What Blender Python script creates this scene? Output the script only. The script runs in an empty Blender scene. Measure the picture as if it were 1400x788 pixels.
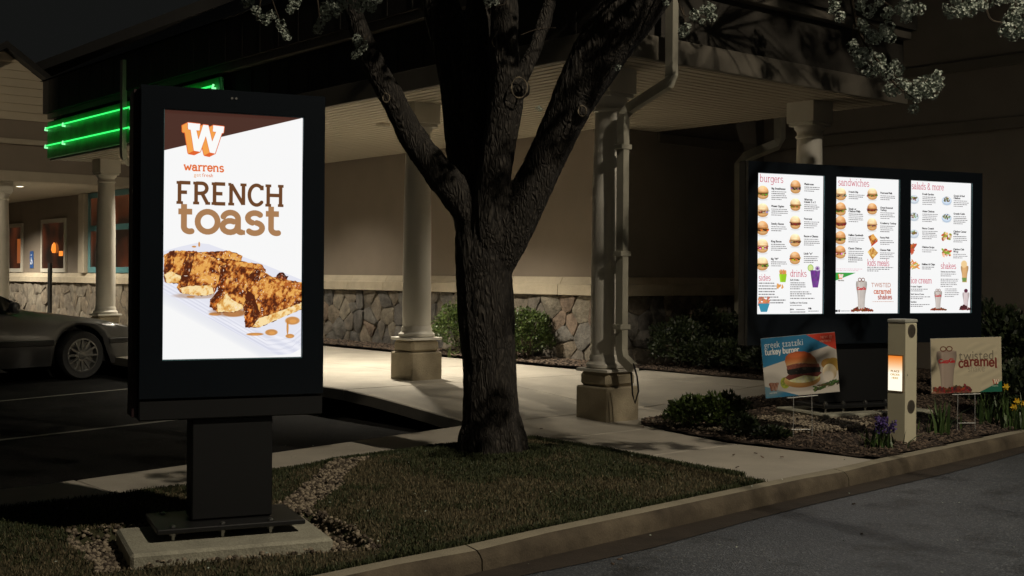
import bpy, bmesh, math, random
import numpy as np
from mathutils import Vector, Matrix, Euler, noise as mnoise

sc = bpy.context.scene
COL = sc.collection
rng = np.random.default_rng(7)
random.seed(7)
R = math.radians

# ------------------------------------------------------------------ camera
F = 1651.0                      # focal length in pixels of a 1400 px wide frame
ROLL = 0.0077
HOR = 378.0                     # row of the horizon at mid frame
CAMZ = 1.30
cd = bpy.data.cameras.new("camera")
cam = bpy.data.objects.new("camera", cd)
COL.objects.link(cam)
cd.sensor_width = 36.0
cd.lens = F / 1400 * 36.0
cd.shift_y = -(394 - HOR) / 1400
cd.clip_end = 600
cam.location = (0, 0, CAMZ)
cam.rotation_euler = (Matrix.Rotation(R(90), 3, 'X') @ Matrix.Rotation(ROLL, 3, 'Z')).to_euler()
sc.camera = cam

# ------------------------------------------------------------------ night sky
world = bpy.data.worlds.new("World")
sc.world = world
world.use_nodes = True
wn = world.node_tree
wbg = wn.nodes["Background"]
sky = wn.nodes.new("ShaderNodeTexSky")
sky.sky_type = 'NISHITA'
sky.sun_disc = False
sky.sun_elevation = R(-6)
sky.sun_rotation = R(200)
wmix = wn.nodes.new("ShaderNodeMix")
wmix.data_type = 'RGBA'
wmix.inputs[0].default_value = 0.96
wmix.inputs[7].default_value = (0.070, 0.074, 0.070, 1)    # city glow under a black sky
wn.links.new(sky.outputs[0], wmix.inputs[6])
wn.links.new(wmix.outputs[2], wbg.inputs[0])
wbg.inputs[1].default_value = 0.10

sc.view_settings.view_transform = 'Standard'
sc.view_settings.look = 'None'
sc.view_settings.exposure = 0.0
sc.view_settings.gamma = 1.0
sc.cycles.use_denoising = True
sc.cycles.max_bounces = 6
sc.cycles.diffuse_bounces = 4
sc.cycles.sample_clamp_indirect = 4.0
try:
    sc.cycles.use_light_tree = True
except Exception:
    pass

LAMP_POS = (7.2, 0.2, 10.5)       # the pole lamp of the drive-through lane, right of the camera
def add_light(name, kind, loc, energy, color, parent=None, **kw):
    ld = bpy.data.lights.new(name, kind)
    ld.energy = energy
    ld.color = color
    for k, v in kw.items():
        setattr(ld, k, v)
    o = bpy.data.objects.new(name, ld)
    o.location = loc
    COL.objects.link(o)
    if parent:
        o.parent = parent
    return o
LAMP_E = 6000
GABLE_FILL_E = 4200
SOFFIT_E = 430

# ------------------------------------------------------------------ frame helpers
TH = math.atan(0.842)            # the building stands turned by this angle
C0 = Vector((0.797, 10.072, 0))
VB = Vector((math.cos(TH), math.sin(TH), 0))
VA = Vector((-math.sin(TH), math.cos(TH), 0))
def W(a, b, z=0.0):
    p = C0 + VA * a + VB * b
    return Vector((p.x, p.y, z))
def AB(x, y):
    d = Vector((x, y, 0)) - C0
    return d.dot(VA), d.dot(VB)
def at(px, py, Y):
    u, v = px - 700, py - HOR
    x = u * math.cos(ROLL) + v * math.sin(ROLL)
    y = v * math.cos(ROLL) - u * math.sin(ROLL)
    return Vector((x / F * Y, Y, CAMZ - y / F * Y))
def sm(t):
    t = np.clip(t, 0, 1)
    return t * t * (3 - 2 * t)
def G(a, b):
    """height of the paving: level at the kerb, rising towards the building"""
    m = np.maximum(a - 0.3, np.minimum(b - 0.8, (a + 2.1) * 1.5))
    return 0.16 * sm(m / 3.0)

# ------------------------------------------------------------------ mesh helpers
def link(name, me, parent=None, m=None):
    o = bpy.data.objects.new(name, me)
    COL.objects.link(o)
    if parent:
        o.parent = parent
    if m is not None and me is not None and len(me.materials) == 0:
        for q in (m if isinstance(m, (list, tuple)) else [m]):
            me.materials.append(q)
    return o
def empty(name, loc=(0, 0, 0), rz=0.0, **props):
    o = bpy.data.objects.new(name, None)
    o.empty_display_size = 0.2
    COL.objects.link(o)
    o.location = loc
    o.rotation_euler = (0, 0, rz)
    for k, v in props.items():
        o[k] = v
    return o
def tag(o, label=None, category=None, group=None, kind=None):
    if label: o['label'] = label
    if category: o['category'] = category
    if group: o['group'] = group
    if kind: o['kind'] = kind
    return o

class MB:
    def __init__(s):
        s.v = []; s.f = []; s.mi = []
    def add(s, vs, fs, mi=0):
        n = len(s.v)
        s.v += [tuple(q) for q in vs]
        s.f += [tuple(i + n for i in f) for f in fs]
        s.mi += [mi] * len(fs)
        return s
    def box(s, x0, x1, y0, y1, z0, z1, mi=0, M=None):
        vs = [Vector(q) for q in ((x0,y0,z0),(x1,y0,z0),(x1,y1,z0),(x0,y1,z0),(x0,y0,z1),(x1,y0,z1),(x1,y1,z1),(x0,y1,z1))]
        if M is not None: vs = [M @ q for q in vs]
        return s.add(vs, [(0,3,2,1),(4,5,6,7),(0,1,5,4),(1,2,6,5),(2,3,7,6),(3,0,4,7)], mi)
    def cbox(s, x0, x1, y0, y1, z0, z1, c=0.005, mi=0, M=None):
        """box with chamfered edges"""
        xs = (x0, x1); ys = (y0, y1); zs = (z0, z1)
        vs = []; idx = {}
        for i in (0, 1):
            for j in (0, 1):
                for k in (0, 1):
                    sx, sy, sz = (1 if i == 0 else -1), (1 if j == 0 else -1), (1 if k == 0 else -1)
                    base = (xs[i], ys[j], zs[k])
                    for ax in range(3):
                        p = [base[0] + sx * c, base[1] + sy * c, base[2] + sz * c]
                        p[ax] = base[ax]
                        idx[(i, j, k, ax)] = len(vs); vs.append(Vector(p))
        fs = []
        def q(*ks): fs.append(tuple(idx[k] for k in ks))
        for k in (0, 1):
            q(*[(i, j, k, 2) for i, j in ((0,0),(1,0),(1,1),(0,1))][::(1 if k else -1)])
            q(*[(k, i, j, 0) for i, j in ((0,0),(1,0),(1,1),(0,1))][::(1 if k else -1)])
            q(*[(j, k, i, 1) for i, j in ((0,0),(1,0),(1,1),(0,1))][::(1 if k else -1)])
        for j in (0, 1):
            for k in (0, 1):
                q((0,j,k,1),(1,j,k,1),(1,j,k,2),(0,j,k,2))
                q((j,0,k,0),(j,1,k,0),(j,1,k,2),(j,0,k,2))
                q((j,k,0,0),(j,k,1,0),(j,k,1,1),(j,k,0,1))
        for i in (0, 1):
            for j in (0, 1):
                for k in (0, 1):
                    q((i,j,k,0),(i,j,k,1),(i,j,k,2))
        if M is not None: vs = [M @ p for p in vs]
        return s.add(vs, fs, mi)
    def lathe(s, prof, n=24, M=None, mi=0, cap=True):
        vs = []; fs = []
        for r, z in prof:
            for k in range(n):
                t = 2 * math.pi * k / n
                vs.append(Vector((r * math.cos(t), r * math.sin(t), z)))
        for i in range(len(prof) - 1):
            for k in range(n):
                fs.append((i*n+k, i*n+(k+1)%n, (i+1)*n+(k+1)%n, (i+1)*n+k))
        if cap:
            fs.append(tuple(range(n))[::-1]); fs.append(tuple((len(prof)-1)*n + k for k in range(n)))
        if M is not None: vs = [M @ p for p in vs]
        return s.add(vs, fs, mi)
    def tube(s, pts, r, n=8, mi=0, rect=None):
        """round tube (or a rectangular one, rect=(w,h)) along a polyline"""
        pts = [Vector(p) for p in pts]
        rs = r if isinstance(r, (list, tuple)) else [r] * len(pts)
        ref = Vector((0, 0, 1))
        d0 = (pts[1] - pts[0]).normalized()
        if abs(d0.dot(ref)) > 0.95: ref = Vector((1, 0, 0))
        rings = []
        for i, p in enumerate(pts):
            d = (pts[min(i+1, len(pts)-1)] - pts[max(i-1, 0)]).normalized()
            u = ref.cross(d).normalized(); v = d.cross(u).normalized()
            ref = v.cross(u) * 0 + ref if abs(d.dot(ref)) < 0.9 else v
            ring = []
            if rect:
                w, h = rect[0] / 2, rect[1] / 2
                for x, y in ((-w,-h),(w,-h),(w,h),(-w,h)): ring.append(p + u * x + v * y)
            else:
                for k in range(n):
                    t = 2 * math.pi * k / n
                    ring.append(p + (u * math.cos(t) + v * math.sin(t)) * rs[i])
            rings.append(ring)
        m = len(rings[0]); vs = [q for ring in rings for q in ring]; fs = []
        for i in range(len(rings) - 1):
            for k in range(m):
                fs.append((i*m+k, i*m+(k+1)%m, (i+1)*m+(k+1)%m, (i+1)*m+k))
        fs.append(tuple(range(m))[::-1]); fs.append(tuple((len(rings)-1)*m + k for k in range(m)))
        return s.add(vs, fs, mi)
    def prism(s, poly, z0, z1, M=None, mi=0):
        n = len(poly)
        vs = [Vector((p[0], p[1], z0)) for p in poly] + [Vector((p[0], p[1], z1)) for p in poly]
        fs = [tuple(range(n))[::-1], tuple(range(n, 2*n))] + [(i, (i+1)%n, n+(i+1)%n, n+i) for i in range(n)]
        if M is not None: vs = [M @ p for p in vs]
        return s.add(vs, fs, mi)
    def mesh(s, name, fix=True):
        me = bpy.data.meshes.new(name)
        me.from_pydata([tuple(v) for v in s.v], [], s.f)
        me.polygons.foreach_set('material_index', s.mi)
        if fix:
            bm = bmesh.new(); bm.from_mesh(me)
            bmesh.ops.recalc_face_normals(bm, faces=bm.faces)
            bm.to_mesh(me); bm.free()
        return me
    def build(s, name, m, parent=None, smooth=False, fix=True):
        me = s.mesh(name, fix)
        if smooth: smooth_mesh(me)
        return link(name, me, parent, m)
def smooth_mesh(me, ang=40):
    me.shade_smooth()
    try: me.set_sharp_from_angle(angle=R(ang))
    except Exception: pass

def np_mesh(name, V, Fq, m, parent=None, k=None, smooth=False):
    """V (n,3) and equal-sided faces Fq (m,k) straight into a mesh"""
    V = np.asarray(V, np.float32).reshape(-1, 3); Fq = np.asarray(Fq, np.int32)
    k = Fq.shape[1]
    me = bpy.data.meshes.new(name)
    me.vertices.add(len(V)); me.vertices.foreach_set('co', V.ravel())
    me.loops.add(Fq.size); me.loops.foreach_set('vertex_index', Fq.ravel())
    me.polygons.add(len(Fq)); me.polygons.foreach_set('loop_start', np.arange(0, Fq.size, k, dtype=np.int32))
    me.update(calc_edges=True)
    if smooth: me.shade_smooth()
    return link(name, me, parent, m)
def rand_rot(n, tilt=None):
    """random rotation matrices; with tilt: spin about z, then lean by up to tilt"""
    if tilt is None:
        q = rng.normal(size=(n, 4)); q /= np.linalg.norm(q, axis=1)[:, None]
        w, x, y, z = q.T
        return np.stack([np.stack([1-2*(y*y+z*z), 2*(x*y-z*w), 2*(x*z+y*w)], -1),
                         np.stack([2*(x*y+z*w), 1-2*(x*x+z*z), 2*(y*z-x*w)], -1),
                         np.stack([2*(x*z-y*w), 2*(y*z+x*w), 1-2*(x*x+y*y)], -1)], 1)
    s = rng.uniform(0, 2*np.pi, n); l = rng.normal(0, tilt, n); d = rng.uniform(0, 2*np.pi, n)
    c, sn = np.cos(s), np.sin(s); Z = np.zeros(n); O = np.ones(n)
    Rz = np.stack([np.stack([c,-sn,Z],-1), np.stack([sn,c,Z],-1), np.stack([Z,Z,O],-1)], 1)
    ax = np.stack([np.cos(d), np.sin(d), Z], -1); cl, sl = np.cos(l), np.sin(l)
    K = np.zeros((n,3,3)); K[:,0,1]=-ax[:,2];K[:,0,2]=ax[:,1];K[:,1,0]=ax[:,2];K[:,1,2]=-ax[:,0];K[:,2,0]=-ax[:,1];K[:,2,1]=ax[:,0]
    Rt = np.eye(3) + sl[:,None,None]*K + (1-cl)[:,None,None]*(K@K)
    return Rt @ Rz
def scatter(name, tv, tf, pos, rot, scl, m, parent=None, smooth=False):
    tv = np.asarray(tv, float); tf = np.asarray(tf)
    n = len(pos)
    scl = np.asarray(scl, float)
    if scl.ndim == 1: scl = np.repeat(scl[:, None], 3, 1)
    V = np.einsum('nij,nkj->nki', rot, tv[None] * scl[:, None, :]) + np.asarray(pos)[:, None, :]
    Fq = tf[None] + (np.arange(n) * len(tv))[:, None, None]
    return np_mesh(name, V.reshape(-1, 3), Fq.reshape(-1, tf.shape[1]), m, parent, smooth=smooth)

# ------------------------------------------------------------------ materials
def mat(name, col, rough=0.7, var=0.0, scale=8.0, col2=None, bump=0.0, bscale=60.0, metal=0.0, spec=0.5, stretch=None, island=False, detail=5.0, coat=0.0, grain=0.0, trans=0.0):
    m = bpy.data.materials.new(name); m.use_nodes = True
    nt = m.node_tree; b = nt.nodes['Principled BSDF']
    b.inputs['Base Color'].default_value = (*col, 1)
    b.inputs['Roughness'].default_value = rough
    b.inputs['Metallic'].default_value = metal
    b.inputs['Specular IOR Level'].default_value = spec
    if coat: b.inputs['Coat Weight'].default_value = coat
    if trans: b.inputs['Transmission Weight'].default_value = trans
    tc = nt.nodes.new('ShaderNodeTexCoord'); mp = nt.nodes.new('ShaderNodeMapping')
    nt.links.new(tc.outputs['Object'], mp.inputs[0])
    if stretch: mp.inputs['Scale'].default_value = stretch
    if var or col2:
        ns = nt.nodes.new('ShaderNodeTexNoise'); ns.inputs['Scale'].default_value = scale; ns.inputs['Detail'].default_value = detail
        ns.inputs['Roughness'].default_value = 0.6
        nt.links.new(mp.outputs[0], ns.inputs['Vector'])
        rp = nt.nodes.new('ShaderNodeValToRGB'); rp.color_ramp.elements[0].position = 0.33; rp.color_ramp.elements[1].position = 0.68
        c2 = col2 or tuple(min(1, c * (1 + var)) for c in col); c1 = col if col2 else tuple(c * (1 - var) for c in col)
        rp.color_ramp.elements[0].color = (*c1, 1); rp.color_ramp.elements[1].color = (*c2, 1)
        fac = ns.outputs['Fac']
        if island:
            g = nt.nodes.new('ShaderNodeNewGeometry'); ad = nt.nodes.new('ShaderNodeMath'); ad.operation = 'MULTIPLY_ADD'
            nt.links.new(g.outputs['Random Per Island'], ad.inputs[0]); ad.inputs[1].default_value = 0.75
            mu = nt.nodes.new('ShaderNodeMath'); mu.operation = 'MULTIPLY'; nt.links.new(fac, mu.inputs[0]); mu.inputs[1].default_value = 0.3
            nt.links.new(mu.outputs[0], ad.inputs[2]); fac = ad.outputs[0]
        nt.links.new(fac, rp.inputs[0])
        out = rp.outputs[0]
        if grain:
            n3 = nt.nodes.new('ShaderNodeTexNoise'); n3.inputs['Scale'].default_value = 140; n3.inputs['Detail'].default_value = 3
            nt.links.new(tc.outputs['Object'], n3.inputs['Vector'])
            mr = nt.nodes.new('ShaderNodeMapRange'); mr.inputs[1].default_value = .3; mr.inputs[2].default_value = .7; mr.inputs[3].default_value = 1 - grain; mr.inputs[4].default_value = 1 + grain
            nt.links.new(n3.outputs['Fac'], mr.inputs[0])
            mx = nt.nodes.new('ShaderNodeMix'); mx.data_type = 'RGBA'; mx.blend_type = 'MULTIPLY'; mx.inputs[0].default_value = 1
            nt.links.new(out, mx.inputs[6]); nt.links.new(mr.outputs[0], mx.inputs[7]); out = mx.outputs[2]
        nt.links.new(out, b.inputs['Base Color'])
    if bump:
        nb = nt.nodes.new('ShaderNodeTexNoise'); nb.inputs['Scale'].default_value = bscale; nb.inputs['Detail'].default_value = 6
        nt.links.new(mp.outputs[0], nb.inputs['Vector'])
        bp = nt.nodes.new('ShaderNodeBump'); bp.inputs['Strength'].default_value = bump; bp.inputs['Distance'].default_value = 0.02
        nt.links.new(nb.outputs['Fac'], bp.inputs['Height']); nt.links.new(bp.outputs[0], b.inputs['Normal'])
    return m
def emat(name, col, strength, base=(0.02, 0.02, 0.02)):
    m = bpy.data.materials.new(name); m.use_nodes = True
    b = m.node_tree.nodes['Principled BSDF']
    b.inputs['Base Color'].default_value = (*base, 1)
    b.inputs['Emission Color'].default_value = (*col, 1)
    b.inputs['Emission Strength'].default_value = strength
    return m
def imat(name, img, emit=0.0, rough=0.35):
    m = bpy.data.materials.new(name); m.use_nodes = True
    nt = m.node_tree; b = nt.nodes['Principled BSDF']
    t = nt.nodes.new('ShaderNodeTexImage'); t.image = img; t.extension = 'EXTEND'
    b.inputs['Roughness'].default_value = rough
    if emit:
        b.inputs['Base Color'].default_value = (0.01, 0.01, 0.01, 1)
        nt.links.new(t.outputs[0], b.inputs['Emission Color']); b.inputs['Emission Strength'].default_value = emit
    else:
        nt.links.new(t.outputs[0], b.inputs['Base Color'])
    return m

M = {}
M['stucco'] = mat('stucco', (0.235, 0.195, 0.155), 0.9, 0.07, 1.2, bump=0.25, bscale=120, grain=0.05)
M['stucco_dark'] = mat('stucco_taupe', (0.245, 0.215, 0.18), 0.9, 0.08, 1.5, bump=0.25, bscale=120)
M['trim'] = mat('cream_trim', (0.42, 0.37, 0.29), 0.6, 0.06, 3, bump=0.05, bscale=30)
M['soffit'] = mat('soffit_vinyl', (0.46, 0.41, 0.32), 0.55, 0.04, 2)
M['siding'] = mat('gable_siding', (0.50, 0.44, 0.34), 0.6, 0.05, 2)
M['frieze'] = mat('dark_frieze', (0.045, 0.040, 0.034), 0.7, 0.12, 2, bump=0.1, bscale=30)
M['fascia'] = mat('fascia_board', (0.17, 0.152, 0.122), 0.6, 0.1, 3)
M['roof'] = mat('dark_roof', (0.02, 0.02, 0.021), 0.7, 0.15, 6, bump=0.2, bscale=50)
M['column'] = mat('column_paint', (0.70, 0.67, 0.59), 0.5, 0.05, 2.5, bump=0.04, bscale=60)
M['base_stone'] = mat('column_base_stone', (0.34, 0.29, 0.20), 0.85, 0.12, 7, bump=0.3, bscale=90, grain=0.1)
M['cap'] = mat('cap_stone', (0.45, 0.39, 0.29), 0.8, 0.1, 5, bump=0.25, bscale=80, grain=0.08)
M['mortar'] = mat('mortar', (0.10, 0.087, 0.068), 0.95, 0.15, 20, bump=0.5, bscale=90)
STONE_COLS = [(0.165,0.14,0.108),(0.14,0.122,0.10),(0.185,0.152,0.112),(0.14,0.13,0.115),(0.165,0.122,0.09),(0.115,0.107,0.098),(0.20,0.175,0.135)]
M['stones'] = [mat('field_stone_%s' % 'abcdefg'[i], c, 0.88, 0.42, 7, bump=0.9, bscale=28, grain=0.2) for i, c in enumerate(STONE_COLS)]
M['concrete'] = mat('sidewalk_concrete', (0.38, 0.35, 0.295), 0.85, 0.15, 1.6, bump=0.12, bscale=130, grain=0.10)
M['kerb'] = mat('kerb_concrete', (0.25, 0.225, 0.165), 0.88, 0.14, 4, bump=0.25, bscale=110, grain=0.14)
M['pad'] = mat('pad_concrete', (0.33, 0.32, 0.25), 0.9, 0.16, 9, bump=0.35, bscale=80, grain=0.15)
M['soil'] = mat('soil', (0.035, 0.028, 0.018), 0.95, 0.3, 12, bump=0.6, bscale=40)
M['turf'] = mat('turf_soil', (0.050, 0.042, 0.020), 0.95, col2=(0.03, 0.038, 0.012), scale=3, bump=0.6, bscale=60)
M['mulchbase'] = mat('mulch_bed', (0.035, 0.022, 0.014), 0.95, 0.3, 20, bump=0.8, bscale=60)
M['chips'] = mat('bark_chips', (0.030, 0.021, 0.015), 0.9, col2=(0.14, 0.10, 0.072), scale=12, island=True)
M['pebble'] = mat('pebbles', (0.06, 0.045, 0.032), 0.8, col2=(0.30, 0.25, 0.18), scale=12, island=True)
M['grass'] = mat('grass_blades', (0.022, 0.034, 0.010), 0.7, col2=(0.066, 0.076, 0.030), scale=5, island=True)
M['dry'] = mat('dry_grass_blades', (0.070, 0.056, 0.028), 0.8, col2=(0.17, 0.14, 0.078), scale=5, island=True)
M['leaf'] = mat('shrub_leaves', (0.035, 0.062, 0.012), 0.45, col2=(0.085, 0.125, 0.03), scale=5, island=True)
M['leaf_dark'] = mat('dark_leaves', (0.012, 0.022, 0.008), 0.5, col2=(0.034, 0.048, 0.018), scale=5, island=True)
M['blade'] = mat('bulb_leaves', (0.035, 0.07, 0.02), 0.45, col2=(0.08, 0.13, 0.035), scale=5, island=True)
M['twig'] = mat('twigs', (0.06, 0.045, 0.03), 0.9, 0.2, 20)
M['purple'] = mat('purple_florets', (0.05, 0.03, 0.16), 0.6, col2=(0.14, 0.09, 0.32), scale=9, island=True)
M['yellow'] = mat('yellow_petals', (0.75, 0.50, 0.03), 0.5, 0.1, 9)
M['petal'] = mat('blossom_petals', (0.26, 0.31, 0.26), 0.6, col2=(0.52, 0.57, 0.49), scale=9, island=True)
M['black'] = mat('black_powder_coat', (0.006, 0.0065, 0.007), 0.5, 0.1, 3, bump=0.02, bscale=200)
M['black_gloss'] = mat('black_bezel', (0.008, 0.011, 0.015), 0.22)
M['steel'] = mat('galvanised_steel', (0.45, 0.45, 0.43), 0.35, metal=1.0)
M['wire'] = mat('wire_stake', (0.42, 0.42, 0.40), 0.5, 0.1, 9, metal=0.3)
M['bollard'] = mat('bollard_paint', (0.66, 0.62, 0.45), 0.5, 0.04, 4, bump=0.03, bscale=80)
M['grille'] = mat('speaker_grille', (0.10, 0.085, 0.065), 0.6, 0.2, 200)
M['downspout'] = mat('downspout_paint', (0.44, 0.42, 0.34), 0.45, 0.1, 5, bump=0.03, bscale=30)
M['teal'] = mat('teal_frame', (0.10, 0.25, 0.28), 0.4)
M['white_frame'] = mat('white_frame', (0.55, 0.52, 0.45), 0.5)
M['rubber'] = mat('tyre_rubber', (0.018, 0.018, 0.018), 0.8, 0.2, 30)
M['car'] = mat('car_paint', (0.14, 0.14, 0.138), 0.32, metal=0.4, coat=0.5)
M['car_dark'] = mat('car_dark_trim', (0.015, 0.015, 0.015), 0.5)
M['glass'] = mat('car_glass', (0.01, 0.012, 0.012), 0.06, spec=0.8)
M['alloy'] = mat('wheel_alloy', (0.24, 0.24, 0.23), 0.3, metal=0.8)
M['headlamp'] = mat('headlamp_glass', (0.3, 0.3, 0.28), 0.12, spec=0.8)
M['paint_line'] = mat('line_paint', (0.12, 0.115, 0.095), 0.8, 0.2, 18)
M['joint'] = mat('joint_dirt', (0.02, 0.016, 0.01), 0.95)

def asphalt(name, c1, c2, sheen=0.0):
    m = bpy.data.materials.new(name); m.use_nodes = True
    nt = m.node_tree; b = nt.nodes['Principled BSDF']; L = nt.links.new
    tc = nt.nodes.new('ShaderNodeTexCoord')
    n1 = nt.nodes.new('ShaderNodeTexNoise'); n1.inputs['Scale'].default_value = 0.9; n1.inputs['Detail'].default_value = 4
    n2 = nt.nodes.new('ShaderNodeTexNoise'); n2.inputs['Scale'].default_value = 95; n2.inputs['Detail'].default_value = 2
    v = nt.nodes.new('ShaderNodeTexVoronoi'); v.inputs['Scale'].default_value = 110
    for q in (n1, n2, v): L(tc.outputs['Object'], q.inputs['Vector'])
    r1 = nt.nodes.new('ShaderNodeValToRGB'); r1.color_ramp.elements[0].position = .35; r1.color_ramp.elements[1].position = .65
    r1.color_ramp.elements[0].color = (*c1, 1); r1.color_ramp.elements[1].color = (*c2, 1)
    L(n1.outputs['Fac'], r1.inputs[0])
    r2 = nt.nodes.new('ShaderNodeValToRGB'); r2.color_ramp.elements[0].position = .52; r2.color_ramp.elements[1].position = .82
    r2.color_ramp.elements[0].color = (0.8, 0.8, 0.8, 1); r2.color_ramp.elements[1].color = (3.2, 3.1, 2.9, 1)
    L(n2.outputs['Fac'], r2.inputs[0])
    mx = nt.nodes.new('ShaderNodeMix'); mx.data_type = 'RGBA'; mx.blend_type = 'MULTIPLY'; mx.inputs[0].default_value = 1
    L(r1.outputs[0], mx.inputs[6]); L(r2.outputs[0], mx.inputs[7])
    n4 = nt.nodes.new('ShaderNodeTexNoise'); n4.inputs['Scale'].default_value = 2.6; n4.inputs['Detail'].default_value = 7; n4.inputs['Roughness'].default_value = .7; L(tc.outputs['Object'], n4.inputs['Vector'])
    r4 = nt.nodes.new('ShaderNodeValToRGB'); r4.color_ramp.elements[0].position = .34; r4.color_ramp.elements[0].color = (.45, .44, .42, 1); r4.color_ramp.elements[1].position = .48; L(n4.outputs['Fac'], r4.inputs[0])
    my = nt.nodes.new('ShaderNodeMix'); my.data_type = 'RGBA'; my.blend_type = 'MULTIPLY'; my.inputs[0].default_value = 1
    L(mx.outputs[2], my.inputs[6]); L(r4.outputs[0], my.inputs[7]); L(my.outputs[2], b.inputs['Base Color'])
    b.inputs['Roughness'].default_value = 0.5
    bp = nt.nodes.new('ShaderNodeBump'); bp.inputs['Strength'].default_value = 0.55; bp.inputs['Distance'].default_value = 0.008
    L(v.outputs['Distance'], bp.inputs['Height']); L(bp.outputs[0], b.inputs['Normal'])
    return m
M['asphalt'] = asphalt('lane_asphalt', (0.054, 0.062, 0.074), (0.086, 0.096, 0.110))
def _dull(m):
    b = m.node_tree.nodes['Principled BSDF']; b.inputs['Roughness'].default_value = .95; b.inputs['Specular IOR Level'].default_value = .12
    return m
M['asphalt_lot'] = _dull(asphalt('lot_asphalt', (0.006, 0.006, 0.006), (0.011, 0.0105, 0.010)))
M['gutter'] = mat('gutter_brown', (0.022, 0.016, 0.011), 0.9, col2=(0.045, 0.034, 0.024), scale=5, bump=0.3, bscale=90)  # darker brown strip along the foot of the kerb
M['kerb_face'] = mat('kerb_face_dark', (0.045, 0.034, 0.022), 0.9, col2=(0.13, 0.105, 0.07), scale=3.5, bump=0.3, bscale=90, grain=0.15)  # front of the kerb, darker than its top
M['band'] = mat('taupe_band', (0.17, 0.15, 0.12), 0.7, 0.06, 3)
M['frieze_right'] = mat('frieze_lamp_side', (0.055, 0.049, 0.040), 0.75, 0.25, 3, bump=0.1, bscale=30)  # right leg lighter in colour, for the lamplight dappling that side
M['lens_dim'] = emat('recessed_lens', (1.0, 0.86, 0.62), 0.5)

# ------------------------------------------------------------------ printed artwork (flat print on the screens and signs)
class Art:
    def __init__(s, w, h, bg=(246, 246, 246)):
        s.w, s.h = w, h
        s.a = np.empty((h, w, 3), np.float32); s.a[:] = bg
    def box(s, x0, y0, x1, y1):
        x0 = max(0, int(x0)); y0 = max(0, int(y0)); x1 = min(s.w, int(x1) + 1); y1 = min(s.h, int(y1) + 1)
        if x1 <= x0 or y1 <= y0: return None
        yy, xx = np.mgrid[y0:y1, x0:x1]
        return slice(y0, y1), slice(x0, x1), xx + 0.5, yy + 0.5
    def put(s, sy, sx, m, c):
        m = m[..., None].astype(np.float32)
        s.a[sy, sx] = s.a[sy, sx] * (1 - m) + np.asarray(c, np.float32) * m
    def poly_mask(s, pts, xx, yy):
        m = np.zeros(xx.shape, bool); n = len(pts)
        for i in range(n):
            x1, y1 = pts[i]; x2, y2 = pts[(i + 1) % n]
            if y1 == y2: continue
            c = ((y1 > yy) != (y2 > yy)) & (xx < (x2 - x1) * (yy - y1) / (y2 - y1) + x1)
            m ^= c
        return m
    def poly(s, pts, c, alpha=1.0):
        xs = [p[0] for p in pts]; ys = [p[1] for p in pts]
        r = s.box(min(xs), min(ys), max(xs), max(ys))
        if r is None: return
        sy, sx, xx, yy = r
        s.put(sy, sx, s.poly_mask(pts, xx, yy) * alpha, c)
    def tex(s, pts, fn, soft=0):
        xs = [p[0] for p in pts]; ys = [p[1] for p in pts]
        r = s.box(min(xs), min(ys), max(xs), max(ys))
        if r is None: return
        sy, sx, xx, yy = r
        s.put(sy, sx, s.poly_mask(pts, xx, yy).astype(np.float32), fn(xx, yy))
    def ell(s, cx, cy, rx, ry, c, alpha=1.0, half=0, soft=0.0, rot=0.0):
        q = max(rx, ry) * (1 + soft)
        r = s.box(cx - q, cy - q, cx + q, cy + q)
        if r is None: return
        sy, sx, xx, yy = r
        dx, dy = xx - cx, yy - cy
        if rot: dx, dy = dx * math.cos(rot) + dy * math.sin(rot), -dx * math.sin(rot) + dy * math.cos(rot)
        d = np.sqrt((dx / rx) ** 2 + (dy / ry) ** 2)
        m = np.clip((1 + soft - d) / max(soft, 1.5 / min(rx, ry)), 0, 1) if soft else (d <= 1).astype(np.float32)
        if half < 0: m = m * (yy < cy)
        if half > 0: m = m * (yy > cy)
        cc = c(xx, yy, dx / rx, dy / ry) if callable(c) else c
        s.put(sy, sx, m * alpha, cc)
    def seg(s, p, q, w, c, cap=False):
        (x1, y1), (x2, y2) = p, q
        r = s.box(min(x1, x2) - w, min(y1, y2) - w, max(x1, x2) + w, max(y1, y2) + w)
        if r is None: return
        sy, sx, xx, yy = r
        dx, dy = x2 - x1, y2 - y1; L = math.hypot(dx, dy) or 1e-6
        t = ((xx - x1) * dx + (yy - y1) * dy) / L; d = np.abs((xx - x1) * dy - (yy - y1) * dx) / L
        if cap:
            tt = np.clip(t, 0, L); d = np.hypot(xx - x1 - dx / L * tt, yy - y1 - dy / L * tt); m = np.clip(w / 2 - d + .5, 0, 1)
        else:
            m = np.clip(w / 2 - d + .5, 0, 1) * (t >= 0) * (t <= L)
        s.put(sy, sx, m, c)
    def line(s, pts, w, c):
        for i in range(len(pts) - 1): s.seg(pts[i], pts[i + 1], w, c, True)
    def image(s, name):
        img = bpy.data.images.new(name, s.w, s.h)
        buf = np.ones((s.h, s.w, 4), np.float32)
        buf[..., :3] = np.clip(s.a[::-1], 0, 255) / 255
        img.pixels.foreach_set(buf.ravel()); img.update(); img.pack()
        return img

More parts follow.
